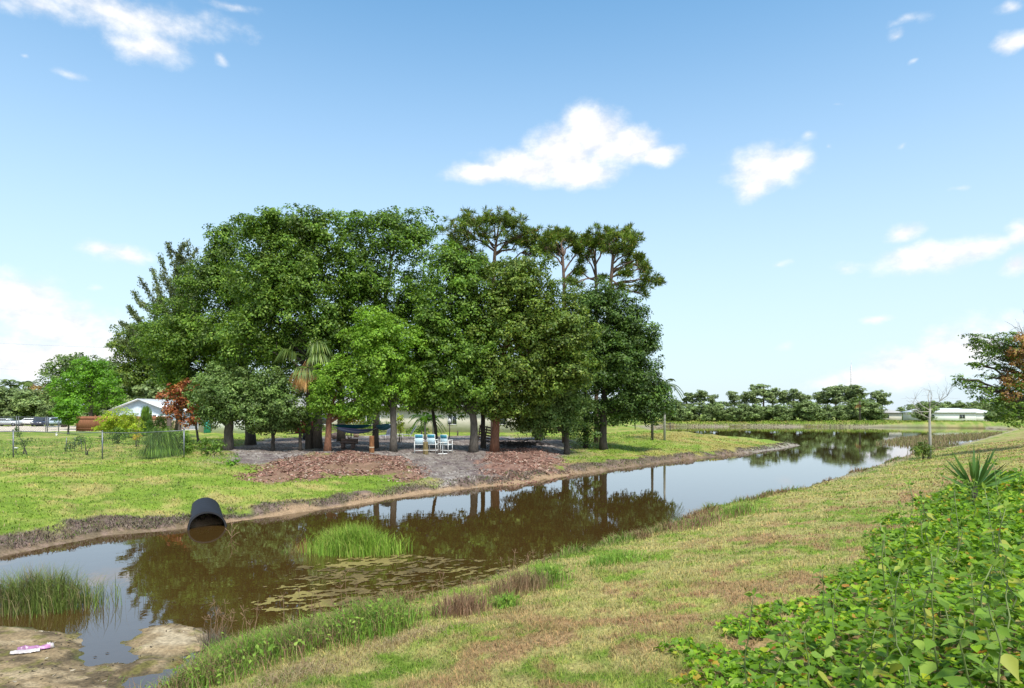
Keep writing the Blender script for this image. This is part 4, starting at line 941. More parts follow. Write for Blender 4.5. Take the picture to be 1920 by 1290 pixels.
def vines():
    n = 330000; x0, y0 = VINE.min(0); x1, y1 = VINE.max(0)
    x = x0+(x1-x0)*rng.random(n); y = y0+(y1-y0)*rng.random(n); r = np.hypot(x, y)
    q = sdpoly(x, y, VINE)+.8*(fbm(x*1.4, y*1.4, 130, 3)-.5); k = (q > 0) & (x/np.maximum(y, .1) < .9) & (y > 1.8) & (rng.random(n) < np.clip(3.2/r, .2, 1)) & (fbm(x*1.8, y*1.8, 131, 3) > .27+.22*ss(1.2, -.1, q))
    x, y, q, r = x[k], y[k], q[k], r[k]; n = len(x); mound = .04+(.22+.30*ss(2.2, 5, x))*ss(.0, 1.4, q)*fbm(x*1.1, y*1.1, 132, 3)
    z = hgt(x, y)+mound*(.25+.75*rng.random(n)**.5)
    Nn = unit(np.array((0, -.15, 1.0))+.45*rng.normal(size=(n, 3))); D = rng.normal(size=(n, 3))+np.array((0, -.3, -.35))
    v, f = shaped(np.stack([x, y, z], 1), Nn, D, (.036+.040*rng.random(n))*(1+np.maximum(0, r-5)*.06))
    o = mk('vines', v, f, L_VINE); tag(o, 'bright green heart-leaved vines covering the bank at lower right', 'vines', kind='stuff')

def weed_proto(h, npair, size, label):
    t = thing('tall_weed', label, 'weed', (0, 0, -50), group='tall broad-leaved weeds among the vines')
    mb = MB(); Ps, Ns, Ds, Sz = [], [], [], []
    for s in range(1+int(rng.random()*2.4)):
        e = np.array((rng.normal()*.10, rng.normal()*.10, h*(.8+.3*rng.random()))); q = curve_pts((rng.normal()*.02, rng.normal()*.02, -.05), e, 0, 8, .05); mb.tube(q, np.linspace(.0075, .003, 8), 5)
        for j in range(npair):
            u = .15+.85*j/(npair-1); a = j*1.62+rng.random()*.5; p = np.array([np.interp(u*7, range(8), q[:, k]) for k in range(3)])
            for sg in (0, math.pi):
                d = np.array((math.cos(a+sg), math.sin(a+sg), .15-.45*rng.random())); l = size*(1.15-.65*u)*(.8+.4*rng.random()); pet = l*.35
                mb.tube([p, p+d*pet], [.0025, .002], 3, cap=False)
                Ps.append(p+d*(pet+l*.45)); Ds.append(d+np.array((0, 0, -.25))); Ns.append(unit(np.array((0, 0, 1.0))+.25*d+.28*rng.normal(size=3))); Sz.append(l)
        for _ in range(5):
            d = unit(rng.normal(size=3)+np.array((0, 0, 1.4))); Ps.append(q[-1]+d*.03); Ds.append(d); Ns.append(unit(np.cross(d, rng.normal(size=3)))); Sz.append(size*.38)
    mb.build('stems', M_STEM, t, smooth=True)
    v, f = shaped(np.array(Ps), np.array(Ns), np.array(Ds), np.array(Sz), OVATE, .18); mk('leaves', v, f, L_WEED, t); return t

def weeds():
    lab = 'tall broad-leaved green weed standing out of the vines at lower right'
    pr = [weed_proto(h, k, s, lab) for h, k, s in ((.72, 9, .125), (.88, 10, .12), (.6, 8, .14), (1.0, 11, .11), (.55, 8, .12))]
    spots = [(1392, 1330, 1), (1480, 1270, 2), (1560, 1260, 0), (1640, 1300, 1), (1700, 1260, 3), (1765, 1300, 1), (1850, 1310, 0), (1900, 1270, 2), (1690, 1180, 1), (1760, 1160, 0), (1830, 1180, 1), (1905, 1190, 3), (1620, 1230, 4), (1740, 1080, 3), (1800, 1070, 1), (1860, 1070, 0), (1910, 1060, 2), (1700, 1090, 2),
             (1775, 1020, 1), (1830, 1010, 0), (1880, 1000, 1), (1915, 990, 2), (1740, 1000, 4), (1655, 1110, 4), (1600, 1330, 2), (1530, 1340, 4), (1450, 1380, 0), (1720, 1370, 2), (1820, 1390, 2), (1680, 1340, 4), (1880, 1120, 1), (1790, 1110, 2), (1840, 1250, 4), (1790, 1240, 2), (1730, 1220, 4), (1895, 1340, 4), (1760, 960, 0), (1815, 965, 4), (1870, 960, 4), (1905, 940, 4), (1660, 1060, 4), (1700, 1020, 2), (1550, 1180, 4)]
    used = set()
    for i, (px, py, k) in enumerate(spots):
        b = G(px, py); P = pr[k]; o = P
        if k in used: o = dup(P, b)
        used.add(k); o.location = b; o.rotation_euler = (0, 0, rng.random()*6.28); q = float(1.0+.22*ss(1560, 1880, px)); o.scale = (q, q, q)
    # yucca among them
    b = G(1828, 958); t = thing('yucca', 'stiff dark green sword-leaved yucca rising above the weeds at right', 'yucca', b); Ps, Ts, Bs = [], [], []
    for i in range(46):
        a = rng.random()*6.28; e = .35+1.15*rng.random(); d = np.array((math.cos(a)*math.cos(e), math.sin(a)*math.cos(e), math.sin(e))); l = .75+.25*rng.random()
        Ps.append(d*l*.55+np.array((0, 0, .42))); Ts.append(d*l*.5); Bs.append(unit(np.cross(d, rng.normal(size=3)))*.034)
    v, f = quads(np.array(Ps), np.array(Ts), np.array(Bs)); mk('leaves', v, f, leafmat('yucca_leaf', [(0, (.03, .085, .025)), (1, (.085, .17, .05))], .15, rough=.4), t)
    mb = MB(); mb.tube([(0, 0, -.05), (0, 0, .5)], [.06, .045], 8); mb.build('stem', BARK_DARK, t)

def clump(name, label, cat, px, py, n, hgt_, spread, cols, w=.010, lean=.5, leafy=0, lm=None, elong=1.0, dirn=0.0, stalks=0):
    """one weed or reed clump standing at the photo's ground point"""
    b = G(px, py); t = thing(name, label, cat, b)
    u = rng.normal(size=n)*spread*elong*.5; q = rng.normal(size=n)*spread*.5; x = u*math.cos(dirn)-q*math.sin(dirn); y = u*math.sin(dirn)+q*math.cos(dirn)
    z = np.maximum(hgt(x+b.x, y+b.y), -.03)-b.z; g = rng.random((n, 1)); ci = rng.integers(0, len(cols), n); c = np.array(cols)[ci]*(.65+.7*g)
    h = hgt_*(.35+.75*rng.random(n))*(1-.35*np.clip((u/(spread*elong))**2+(q/spread)**2, 0, 1))
    v, f, cc = blades(x, y, h, np.full(n, w)*(.6+.8*rng.random(n)), c, lean, z=z); mk('blades', v, f, M_BLADE, t, col=cc)['kind'] = 'stuff'
    if leafy:
        leafy = int(leafy*.7)
        x = rng.normal(size=leafy)*spread*elong*.5; y2 = rng.normal(size=leafy)*spread*.5; xx = x*math.cos(dirn)-y2*math.sin(dirn); yy = x*math.sin(dirn)+y2*math.cos(dirn); z = np.maximum(hgt(xx+b.x, yy+b.y), 0)-b.z+hgt_*.60*rng.random(leafy)
        v, f = shaped(np.stack([xx, yy, z], 1), unit(np.array((0, -.3, 1.0))+.6*rng.normal(size=(leafy, 3))), rng.normal(size=(leafy, 3)), .022+.045*rng.random(leafy)**2, OVATE); mk('leaves', v, f, lm or L_WEED, t)
    if stalks:
        mb = MB()
        for _ in range(stalks):
            p = np.array((rng.normal()*spread*.4, rng.normal()*spread*.3, 0)); e = p+np.array((rng.normal()*.08, rng.normal()*.08, hgt_*(.85+.5*rng.random()))); mb.tube(curve_pts(p, e, .0, 5, .04), np.linspace(.004, .002, 5), 4, cap=False)
            for k in range(6):
                d = unit(rng.normal(size=3)+np.array((0, 0, .9))); mb.tube([e, e+d*.07], [.002, .003], 3, cap=False)
        mb.build('seed_stalks', M_DRYSTEM, t)['kind'] = 'stuff'
    return t

def edge_plants():
    gr = [(.17, .31, .035), (.24, .37, .05), (.11, .22, .025)]; rd = [(.27, .16, .09), (.34, .23, .13), (.20, .11, .07)]; mix = gr+rd+[(.30, .25, .11)]
    clump('reed_clump', 'bright green grassy reed clump standing in the middle of the canal', 'reeds', 665, 1036, 3400, .82, .50, [(.20, .35, .035), (.28, .42, .05), (.14, .26, .025), (.34, .38, .08)], .012, .45, elong=1.75, dirn=-.1)
    clump('reed_clump', 'dark green reed clump with browned stalks at the left edge of the canal', 'reeds', 70, 1140, 3000, .88, .46, [(.14, .21, .03), (.19, .24, .05), (.24, .19, .09), (.09, .13, .03)], .008, .55, elong=2.0, dirn=.15)
    clump('reed_sprigs', 'few sparse reed sprigs leaning right of the left reed clump', 'reeds', 185, 1118, 26, .5, .35, [(.10, .13, .04), (.16, .15, .07)], .007, 1.1)
    clump('reed_sprigs', 'few thin pale stalks left of the bright green reed clump', 'reeds', 545, 1036, 60, .42, .25, [(.16, .24, .05), (.28, .25, .10)], .008, .8)
    clump('weed_clump', 'reddish dry weed clump at the waterline below the algae', 'weed', 862, 1150, 700, .42, .42, rd, .007, .6, stalks=10)
    clump('weed_clump', 'brown-red dry weed clump overhanging the pale mud spot by the water', 'weed', 975, 1108, 800, .45, .45, rd+[(.2, .16, .07)], .007, .6, elong=1.5, dirn=.8, stalks=10)
    clump('weed_clump', 'green leafy weed clump just right of the brown-red clump', 'weed', 1022, 1092, 700, .42, .35, gr, .008, .6, leafy=420)
    clump('weed_clump', 'small leafy green weed clump between the two dry clumps', 'weed', 948, 1140, 260, .28, .22, gr, .008, .6, leafy=220)
    clump('weed_clump', 'dense green leafy weed mound left of the reddish clump', 'weed', 690, 1185, 1700, .56, .50, gr+rd[:1], .007, .7, leafy=650, elong=1.5, dirn=.6, stalks=4)
    clump('weed_clump', 'mixed green and red weeds with tall seed heads at the lower left waterline', 'weed', 575, 1212, 1900, .48, .52, mix, .006, .8, leafy=420, elong=1.5, dirn=.5, stalks=8)
    clump('weed_clump', 'broad green weed patch beside the pale mud mound', 'weed', 468, 1240, 2100, .44, .52, gr+rd[:1], .006, .8, leafy=520, elong=1.5, dirn=.4, stalks=6)
    clump('weed_clump', 'reddish and green weed patch at the bottom left next to the puddle', 'weed', 385, 1278, 1700, .36, .42, mix, .006, .8, leafy=380, elong=1.4, dirn=.3)
    clump('weed_clump', 'grey-stalked dead weed sprigs at the tip of the pale mud mound', 'weed', 405, 1212, 160, .42, .2, [(.22, .18, .14), (.12, .10, .07)], .005, .8, stalks=12)
    clump('weed_clump', 'low green weed clump at the bend of the near waterline', 'weed', 1150, 1055, 700, .30, .5, gr, .008, .7, leafy=200, elong=1.5, dirn=.8)
    clump('weed_clump', 'dark green weed tuft on the waterline nearer the lake', 'weed', 1385, 962, 900, .40, .6, gr+rd[:1], .012, .7, elong=1.4, dirn=.9)
    clump('weed_clump', 'reddish grass fringe on the waterline where the tree reflection ends', 'weed', 1315, 985, 1100, .35, .6, rd+gr[:1], .012, .7, elong=2.2, dirn=.9)
    # dry thatch on the mown bank
    clump('thatch_clump', 'straw-coloured clump of dead grass low on the near bank', 'dead grass', 555, 1268, 1600, .14, .42, [(.42, .33, .19), (.34, .25, .13), (.26, .17, .09)], .005, 1.6, elong=1.6, dirn=.3)
    clump('thatch_clump', 'long pale streak of dead grass right of the straw clump', 'dead grass', 760, 1200, 1500, .12, .36, [(.40, .31, .17), (.32, .22, .11)], .005, 1.6, elong=2.6, dirn=.6)

def algae():
    P = gpoly([(425, 1128), (520, 1085), (560, 1062), (650, 1038), (760, 1040), (850, 1048), (960, 1050), (1040, 1035), (1150, 1010), (1235, 985), (1262, 996), (1200, 1030), (1090, 1062), (1000, 1078), (960, 1092), (860, 1105), (800, 1128), (700, 1135), (600, 1165), (510, 1150)])
    s = .03; xs = np.arange(P[:, 0].min(), P[:, 0].max(), s); ys = np.arange(P[:, 1].min(), P[:, 1].max(), s); x, y = np.meshgrid(xs, ys)
    u = x*.82+y*.57; w = -x*.57+y*.82; q = sdpoly(x.ravel(), y.ravel(), P).reshape(x.shape)
    d = .40*fbm(u*1.6, w*3.4, 140, 4)+.60*fbm(u*7, w*13, 141, 4)+.10*ss(0, 1.2, q)-.30*ss(.1, -.3, q)-.03*ss(3, 8, u-8)
    keep = (d > .528+.05*fbm(x*.6, y*.6, 148, 2)) & (q > -.3); x = x+.02*(rng.random(x.shape)-.5); y = y+.02*(rng.random(x.shape)-.5)
    z = .004+.02*np.clip(d-.54, 0, .3)+.004*fbm(x*20, y*20, 142, 2)
    nx = x.shape[1]; k = keep[:-1, :-1] & keep[1:, :-1] & keep[:-1, 1:] & keep[1:, 1:]; j, i = np.nonzero(k); b = j*nx+i; f = np.stack([b, b+1, b+nx+1, b+nx], 1)
    used, inv = np.unique(f, return_inverse=True); V = np.stack([x, y, z], -1).reshape(-1, 3)[used]
    t = fbm(V[:, 0]*2, V[:, 1]*4, 145, 4)[:, None]; c = np.array((.060, .042, .014))*(1-t)+np.array((.21, .155, .055))*t; c *= .6+.8*rng.random((len(c), 1)); pale = ss(.5, .7, fbm(V[:, 0]*.8, V[:, 1]*.8, 146, 3))[:, None]*ss(8, 0, V[:, :1]+4); c = c*(1-.5*pale)+np.array((.34, .29, .08))*.5*pale
    tag(mk('algae', V, inv.reshape(f.shape), colmat('floating_algae', rough=.7, bump=.6, bscale=60, vary=.3), col=c), 'yellow-brown algae mats floating by the near waterline', 'algae', kind='stuff')
    # twigs sticking out of the water and specks on the puddle
    b = G(432, 1010); mb = MB()
    for (dx, dz, ex, ez) in ((0, 0, .05, .42), (.04, .2, .18, .34), (.02, .12, -.16, .26), (.05, .34, -.04, .5), (0, .05, .22, .16)): mb.tube(curve_pts((dx, 0, dz-.06), (ex, .05, ez), .1, 5, .05), np.linspace(.009, .004, 5), 4)
    tag(mb.build('dead_branch', M_DRYSTEM, None, b), 'thin dead branch poking out of the water beside the pipe', 'branch')
    for (px, py, lab) in ((178, 1233, 'small dark wet leaf floating on the puddle, left of another'), (201, 1227, 'small dark curled leaf floating on the puddle, nearer the pale mound')):
        p = G(px, py); p.z = .006; mb = MB(); mb.add([(-.03, 0, 0), (0, .012, .012), (.035, .0, 0), (0, -.012, .006)], [(0, 1, 2), (0, 2, 3)]); tag(mb.build('fallen_leaf', BARK_DARK, None, p), lab, 'leaf')

def debris():
    n = 5200; x = -11+8*rng.random(n); y = 5.5+5.5*rng.random(n); k = np.maximum(sdpoly(x, y, MUD), sdpoly(x, y, MOUND)) > -.15; k &= fbm(x*2.6, y*2.6, 150, 3) > .42; x, y = x[k], y[k]; m = len(x); z = hgt(x, y); k = z > .004; x, y, z = x[k], y[k], z[k]; m = len(x)
    p = np.stack([x, y, z+.004], 1); T = unit(rng.normal(size=(m, 3))*np.array((1, 1, .2))); B = unit(np.cross(T, np.array((0, 0, 1.0))+.3*rng.normal(size=(m, 3)))); s = .006+.02*rng.random((m, 1))**3
    v, f = quads(p, T*s*1.6, B*s*.6); c = np.where(rng.random((m, 1)) < .6, np.array((.055, .045, .03)), np.where(rng.random((m, 1)) < .5, np.array((.40, .34, .25)), np.array((.16, .17, .04))))*(.6+.8*rng.random((m, 1)))
    tag(mk('mud_debris', v, f, bpy.data.materials['wood_mulch'], col=np.repeat(c, 4, axis=0)), 'bits of dead plants and grit strewn over the mud flat', 'debris', kind='stuff')

grass(); chips(); debris(); litter(); vines(); weeds(); edge_plants(); algae()
# ------------------------------------------------------------------ built things
M_WHITE = simple('white_paint', (.78, .78, .76), .5, var=.08, scale=9)
M_GALV = simple('galvanised_steel', (.17, .185, .20), .45, metal=.6, var=.2, scale=20)
M_BLACK = simple('black_plastic', (.014, .015, .019), .6, var=.3, scale=8, bump=.2)
M_DARKW = simple('dark_wood', (.075, .055, .042), .85, var=.4, scale=10, bump=.5, stretch=(1, 1, 4))
M_TYRE = simple('tyre_rubber', (.02, .02, .02), .8)
M_GLASS, _nt, _b = newmat('window_glass'); _b.inputs['Base Color'].default_value = (.03, .035, .04, 1); _b.inputs['Roughness'].default_value = .08; _b.inputs['Specular IOR Level'].default_value = .8
_n = N(_nt, 'ShaderNodeTexNoise'); _n.inputs['Scale'].default_value = 3; _nt.links.new(ramp(_nt, _n.outputs['Fac'], [(.3, (.02, .024, .03)), (.7, (.06, .065, .07))]), _b.inputs['Base Color'])
M_STUCCO = simple('cream_stucco', (.62, .57, .50), .9, var=.06, scale=2, bump=.3)
M_BLUE = simple('pale_blue_siding', (.52, .60, .68), .8, var=.06, scale=2)
M_ROOFW = simple('white_metal_roof', (.66, .67, .70), .4, var=.05, scale=1.5)
M_ROOFG = simple('grey_shingle', (.36, .35, .34), .9, var=.25, scale=10, bump=.4)

def culvert():
    a = np.array((-9.85, 21.9, .06)); b = np.array((-8.50, 19.05, .02)); ax = unit(b-a); L = np.linalg.norm(b-a); sd_ = unit(np.cross(ax, (0, 0, 1.0))); up = np.cross(sd_, ax)
    t = thing('drain_pipe', 'black corrugated plastic drain pipe jutting from the far bank into the water', 'pipe', tuple(b))
    n = 40; an = np.arange(n)/n*2*np.pi; ns = 90
    def ring(s, r):
        e = max(0, (s/L-.72)/.28); sq = 1-.10*e; wd = 1+.06*e
        cut = .22*e*e*(-np.sin(an))+.10*e*e*np.cos(an); rr = r*(1+.035*e*np.sin(2*an+.6))
        return a-b+ax*(s+cut[:, None])+sd_*(np.cos(an)*rr*wd)[:, None]+up*(np.sin(an)*rr*sq)[:, None]
    def shell(rad, corr):
        v = [ring(s, rad+corr*(.5+.5*math.tanh(3*math.sin(s*2*math.pi/.085)))) for s in np.linspace(0, L, ns)]
        f = [(i*n+k, i*n+(k+1) % n, (i+1)*n+(k+1) % n, (i+1)*n+k) for i in range(ns-1) for k in range(n)]
        return np.concatenate(v), f
    v, f = shell(.45, .016); mk('outer_wall', v, f, M_BLACK, t, smooth=True)
    v, f = shell(.425, .0); mk('inner_wall', v, [q[::-1] for q in f], simple('shaded_black_plastic', (.006, .006, .007), .8, spec=.1), t, smooth=True)  # near-black lining paints in the shade inside the pipe
    r0, r1 = ring(L-.002, .468), ring(L-.002, .422); r2 = ring(L-.05, .472); v = np.concatenate([r2, r0+ax*.008, r1+ax*.008]); f = [(i*n+k, i*n+(k+1) % n, (i+1)*n+(k+1) % n, (i+1)*n+k) for i in range(2) for k in range(n)]
    mk('rim', v, f, simple('worn_plastic_edge', (.012, .012, .014), .7, spec=.2), t)

def litter_bag():
    b = G(58, 1222); t = thing('plastic_bag', 'crumpled pink and white plastic bag lying on the mud at lower left', 'bag', b, .35); t.scale = (.72, .72, .72)
    for nm, mat, y0, y1, x0, x1, hh, sd in (('pink_sheet', simple('pink_plastic', (.34, .15, .29), .35, var=.45, scale=7), -.02, .12, -.22, .30, .075, 3), ('white_sheet', simple('white_plastic', (.46, .41, .40), .35, var=.15, scale=9), -.13, .02, -.30, .16, .045, 5)):
        u, w = np.meshgrid(np.linspace(0, 1, 36), np.linspace(0, 1, 16)); x = x0+(x1-x0)*u; wid = .35+.65*np.sin(np.pi*np.clip(u*.9+.08, 0, 1))
        y = (y0+y1)/2+(y1-y0)*(w-.5)*wid; z = .012+hh*np.sin(np.pi*w)*(.45+.9*fbm(x*11, y*14, sd, 3))+.02*fbm(x*35, y*35, sd+1, 2)
        nx = u.shape[1]; i = np.arange(u.size).reshape(u.shape); f = np.stack([i[:-1, :-1], i[:-1, 1:], i[1:, 1:], i[1:, :-1]], -1).reshape(-1, 4); mk(nm, np.stack([x, y, z], -1), f, mat, t)
    mb = MB(); mb.ball((.30, .07, .05), (.06, .045, .05), 9, 7, .5); mb.ball((.25, .10, .06), (.04, .03, .05), 8, 6, .6); mb.build('knot', bpy.data.materials['white_plastic'], t)

def fence(label, pts, hh, posts, mat, mesh_step=.12, wire=.0028, name='chain_link_fence'):
    """posts, top rail and woven wire along a straight run pts=[(x,y),(x,y)]"""
    A, B = np.array(pts[0]), np.array(pts[1]); L = np.linalg.norm(B-A); d = (B-A)/L; base = onground(*A)
    t = thing(name, label, 'fence', base); zz = lambda u: float(hgt(np.array([A[0]+d[0]*u]), np.array([A[1]+d[1]*u]))[0])-base.z
    for u in posts:
        mb = MB(); p = d*u; mb.tube([(p[0], p[1], zz(u)-.2), (p[0], p[1], zz(u)+hh+.05)], .035*max(1, A[1]/60), 8); mb.ball((p[0], p[1], zz(u)+hh+.06), .045*max(1, A[1]/60), 8, 5); mb.build('post', mat, t)
    us = np.linspace(0, L, 12); top = np.array([(d[0]*u, d[1]*u, zz(u)+hh) for u in us]); mb = MB(); mb.tube(top, .022*max(1, A[1]/45), 6); mb.build('top_rail', mat, t)
    q = int((L+hh)/mesh_step); V, Fc = [], []; nrm = np.array((d[1], -d[0], 0))
    for sgn in (1, -1):
        for k in range(q):
            u0 = k*mesh_step-(hh if sgn > 0 else 0); u1 = u0+sgn*hh if sgn > 0 else u0-hh
            c = [(u0, 0), (u0+sgn*hh, hh)]; (ua, za), (ub, zb) = c
            if ua > L and ub > L or ua < 0 and ub < 0: continue
            def clipu(u, z, u2, z2):
                lo = min(max(u, 0), L); return lo, z+(z2-z)*((lo-u)/(u2-u))
            (ua, za), (ub, zb) = clipu(ua, za, ub, zb), clipu(ub, zb, ua, za)
            o = nrm*.004*sgn; P0 = np.array((d[0]*ua, d[1]*ua, zz(ua)+za))+o; P1 = np.array((d[0]*ub, d[1]*ub, zz(ub)+zb))+o; w = np.array((0, 0, wire))*1.4; i = len(V)*1
            V += [P0-w, P0+w, P1+w, P1-w]; Fc.append((i, i+1, i+2, i+3))
    mk('wire_mesh', np.array(V), np.array(Fc), mat, t)
    return t

def fences():
    x0 = gp(0, 860, 1.0); Yf = 33.5; X = lambda px: (px-960)/F*Yf
    fence('grey chain-link fence crossing the left lawn in front of the saplings', [(X(-140), Yf), (X(345), Yf)], 1.33, [X(a)-X(-140) for a in (-135, 25, 192, 345)], M_GALV)
    Yg = 86; X2 = lambda px: (px-960)/F*Yg
    fence('tall grey chain-link fence with paired posts beside the drive at far left', [(X2(-60), Yg), (X2(112), Yg)], 1.9, [X2(a)-X2(-60) for a in (-50, 31, 35, 86, 89, 110)], simple('dark_galvanised', (.12, .13, .145), .5, metal=.4), .3, .006)
    Yr = 78; X3 = lambda px: (px-960)/F*Yr
    fence('black chain-link fence ending at a post on the lawn right of the grove', [(X3(1196), Yr+2), (X3(1264), Yr)], 1.15, [0.05, X3(1232)-X3(1196), X3(1264)-X3(1196)], M_BLACK, .16, .004)
    # brown board fence
    Yw = 88; a = np.array(((143-960)/F*Yw, Yw)); base = onground(*a); t = thing('board_fence', 'brown wooden board fence behind the round yellow-green shrub', 'fence', base); L = (320-143)/F*Yw
    mb = MB(); M_BF = simple('brown_stained_boards', (.24, .095, .045), .8, var=.35, scale=5, stretch=(4, 1, .4))
    for i in range(int(L/.15)): mb.box((i*.15+.07, 0, .98+.02*rng.random()), (.143, .025, 1.9+.05*rng.random()))
    mb.build('boards', M_BF, t)
    for z in (.35, 1.65): m = MB(); m.box((L/2, -.04, z), (L, .045, .11)); m.build('rail', M_BF, t)
    for u in np.arange(.1, L, 2.4): m = MB(); m.box((u, -.09, 1.05), (.11, .05, 2.1)); m.build('post', M_BF, t)
    Yv = 80; a = np.array(((360-960)/F*Yv-6.6, Yv)); base = onground(*a); t = thing('board_fence', 'tan weathered board fence in front of the pale blue house', 'fence', base); mb = MB(); M_TF = simple('tan_weathered_boards', (.42, .31, .19), .85, var=.25, scale=5, stretch=(4, 1, .4))
    for i in range(34): mb.box((i*.15+.07, 0, .75), (.143, .025, 1.5))
    mb.build('boards', M_TF, t); m = MB(); m.box((2.5, .04, 1.2), (5, .045, .1)); m.build('rail', M_TF, t)

def window(t, x, y, z, w, h, wall_n=-1, panes=2):
    fr = MB(); d = .07
    for sx in (-1, 1): fr.box((x+sx*(w/2+d/2), y+wall_n*.02, z), (d, .08, h+2*d))
    for sz in (-1, 1): fr.box((x, y+wall_n*.02, z+sz*(h/2+d/2)), (w, .08, d))
    if panes == 2: fr.box((x, y+wall_n*.015, z), (.05, .06, h))
    f = fr.build('window', M_WHITE, t); g = MB(); g.box((x, y+wall_n*.004, z), (w, .02, h)); g.build('pane', M_GLASS, f)

def houses():
    # pale blue house, gable end turned towards the canal
    Y = 97; b = onground((262-960)/F*Y, Y); t = thing('house', 'pale blue house with a white metal gable roof at far left', 'house', b, math.radians(-14)); hw, hd, he, hp = 4.9, 12, 2.6, 4.15
    m = MB(); m.prism([(-hw, -.3), (hw, -.3), (hw, he), (0, hp), (-hw, he)], 0, hd); m.build('walls', M_BLUE, t)
    m = MB(); k = (hp-he)/hw; ov = .45
    for s in (-1, 1): m.prism([(0, hp+.03), (s*(hw+ov), he-k*ov+.03), (s*(hw+ov), he-k*ov+.17), (0, hp+.17)][::s], -ov, hd+ov)
    m.build('roof', M_ROOFW, t)
    window(t, -2.4, -.015, 1.35, 1.3, 1.15); window(t, 2.2, -.015, 1.35, 1.5, 1.25)
    m = MB(); m.box((4.2, -.04, 1.0), (.95, .06, 2.05)); dd = m.build('door', M_WHITE, t); m = MB(); m.ball((3.85, -.09, 1.0), .05, 8, 6); m.build('handle', M_GALV, dd)
    # long cream house behind the grove
    Y = 82; x0, x1 = (372-960)/F*Y, (1010-960)/F*Y; b = onground((x0+x1)/2, Y); b.z = 1.05; W_ = x1-x0; t = thing('house', 'long cream stucco house seen in glimpses behind the grove trunks', 'house', b)
    m = MB(); m.box((0, 5, 1.35), (W_, 10, 3.1)); m.build('walls', M_STUCCO, t)
    m = MB(); e = .7; X = W_/2+e; m.add([(-X, -e, 2.86), (X, -e, 2.86), (X, 10+e, 2.86), (-X, 10+e, 2.86), (-X, -e, 3.02), (X, -e, 3.02), (X, 10+e, 3.02), (-X, 10+e, 3.02), (-X+6, 5, 4.7), (X-6, 5, 4.7)], [(3, 2, 1, 0), (0, 1, 5, 4), (1, 2, 6, 5), (2, 3, 7, 6), (3, 0, 4, 7), (4, 5, 9, 8), (5, 6, 9), (6, 7, 8, 9), (7, 4, 8)]); m.build('roof', M_ROOFG, t)
    for px in (480, 600, 700, 848, 935): window(t, (px-960)/F*Y-(x0+x1)/2, -.015, 1.45, 1.0 if px == 848 else 1.6, 1.15)
    # white garage with the teal door
    Y = 78; xa = (384-960)/F*Y; b = onground(xa+1.3, Y); t = thing('garage', 'low white garage with a teal side door left of the spreading tree', 'garage', b); m = MB(); m.box((.9, 2.5, 1.1), (4.6, 5, 2.6)); m.build('walls', M_WHITE, t)
    m = MB(); m.box((.9, 2.5, 2.48), (5.2, 5.6, .16)); m.build('roof', M_ROOFG, t); m = MB(); m.box((-1.0, -.03, .95), (.8, .06, 1.9)); dd = m.build('door', simple('teal_paint', (.05, .42, .36), .5, var=.1), t); m = MB(); m.ball((-.7, -.08, .95), .05, 8, 6); m.build('handle', M_GALV, dd)
    # houses across the lake
    for px, Y, w, hh, lab, rf in ((1778, 178, 14.5, 2.3, 'low house with a long white roof across the lake at right', M_ROOFW), (1671, 192, 6, 2.2, 'small pale house at the end of the far pine row', M_ROOFG), (1838, 182, 7, 2.1, 'low white-roofed house beside the longer white-roofed one across the lake', M_ROOFW)):
        b = base_at(px, Y); t = thing('house', lab, 'house', b); m = MB(); m.box((0, 4, hh/2-.2), (w, 8, hh+.4)); m.build('walls', M_WHITE if rf is M_ROOFW else M_STUCCO, t); X = w/2+.5
        m = MB(); m.add([(-X, -.5, hh-.06), (X, -.5, hh-.06), (X, 8.5, hh-.06), (-X, 8.5, hh-.06), (-X, -.5, hh+.1), (X, -.5, hh+.1), (X, 8.5, hh+.1), (-X, 8.5, hh+.1), (-X+2.4, 4, hh+1.15), (X-2.4, 4, hh+1.15)], [(3, 2, 1, 0), (0, 1, 5, 4), (1, 2, 6, 5), (2, 3, 7, 6), (3, 0, 4, 7), (4, 5, 9, 8), (5, 6, 9), (6, 7, 8, 9), (7, 4, 8)]); m.build('roof', rf, t)
        for u in ((-.3, .25) if w > 6.5 else (-.22,)): window(t, u*w, -.015, hh*.52, 1.4, 1.0)
    # radio mast
    Y = 620; b = Vector(((1596-960)/F*Y, Y, .8)); t = thing('radio_mast', 'thin pale lattice radio mast rising behind the far pines', 'mast', b); m = MB(); H = CH+(HY-684)/F*Y-.8; M_MAST = simple('hazed_mast_paint', (.62, .58, .60), .6, var=.06)  # mast colour paled to imitate haze over the distance
    for k in range(3): a = k*2.094; m.tube([(1.5*math.cos(a), 1.5*math.sin(a), -.3), (.3*math.cos(a), .3*math.sin(a), H)], [.26, .18], 4)
    m.build('legs', M_MAST, t); m = MB(); zs = np.arange(0, H, 2.2)
    for i, z in enumerate(zs[:-1]):
        for k in range(3):
            r0, r1 = 1.5-1.2*z/H, 1.5-1.2*zs[i+1]/H; a, c = k*2.094, (k+1)*2.094; m.tube([(r0*math.cos(a), r0*math.sin(a), z), (r1*math.cos(c), r1*math.sin(c), zs[i+1])], .09, 3)
    m.build('bracing', M_MAST, t); m = MB(); m.tube([(0, 0, H-.5), (0, 0, H+4)], .10, 5); m.build('antenna', M_MAST, t)

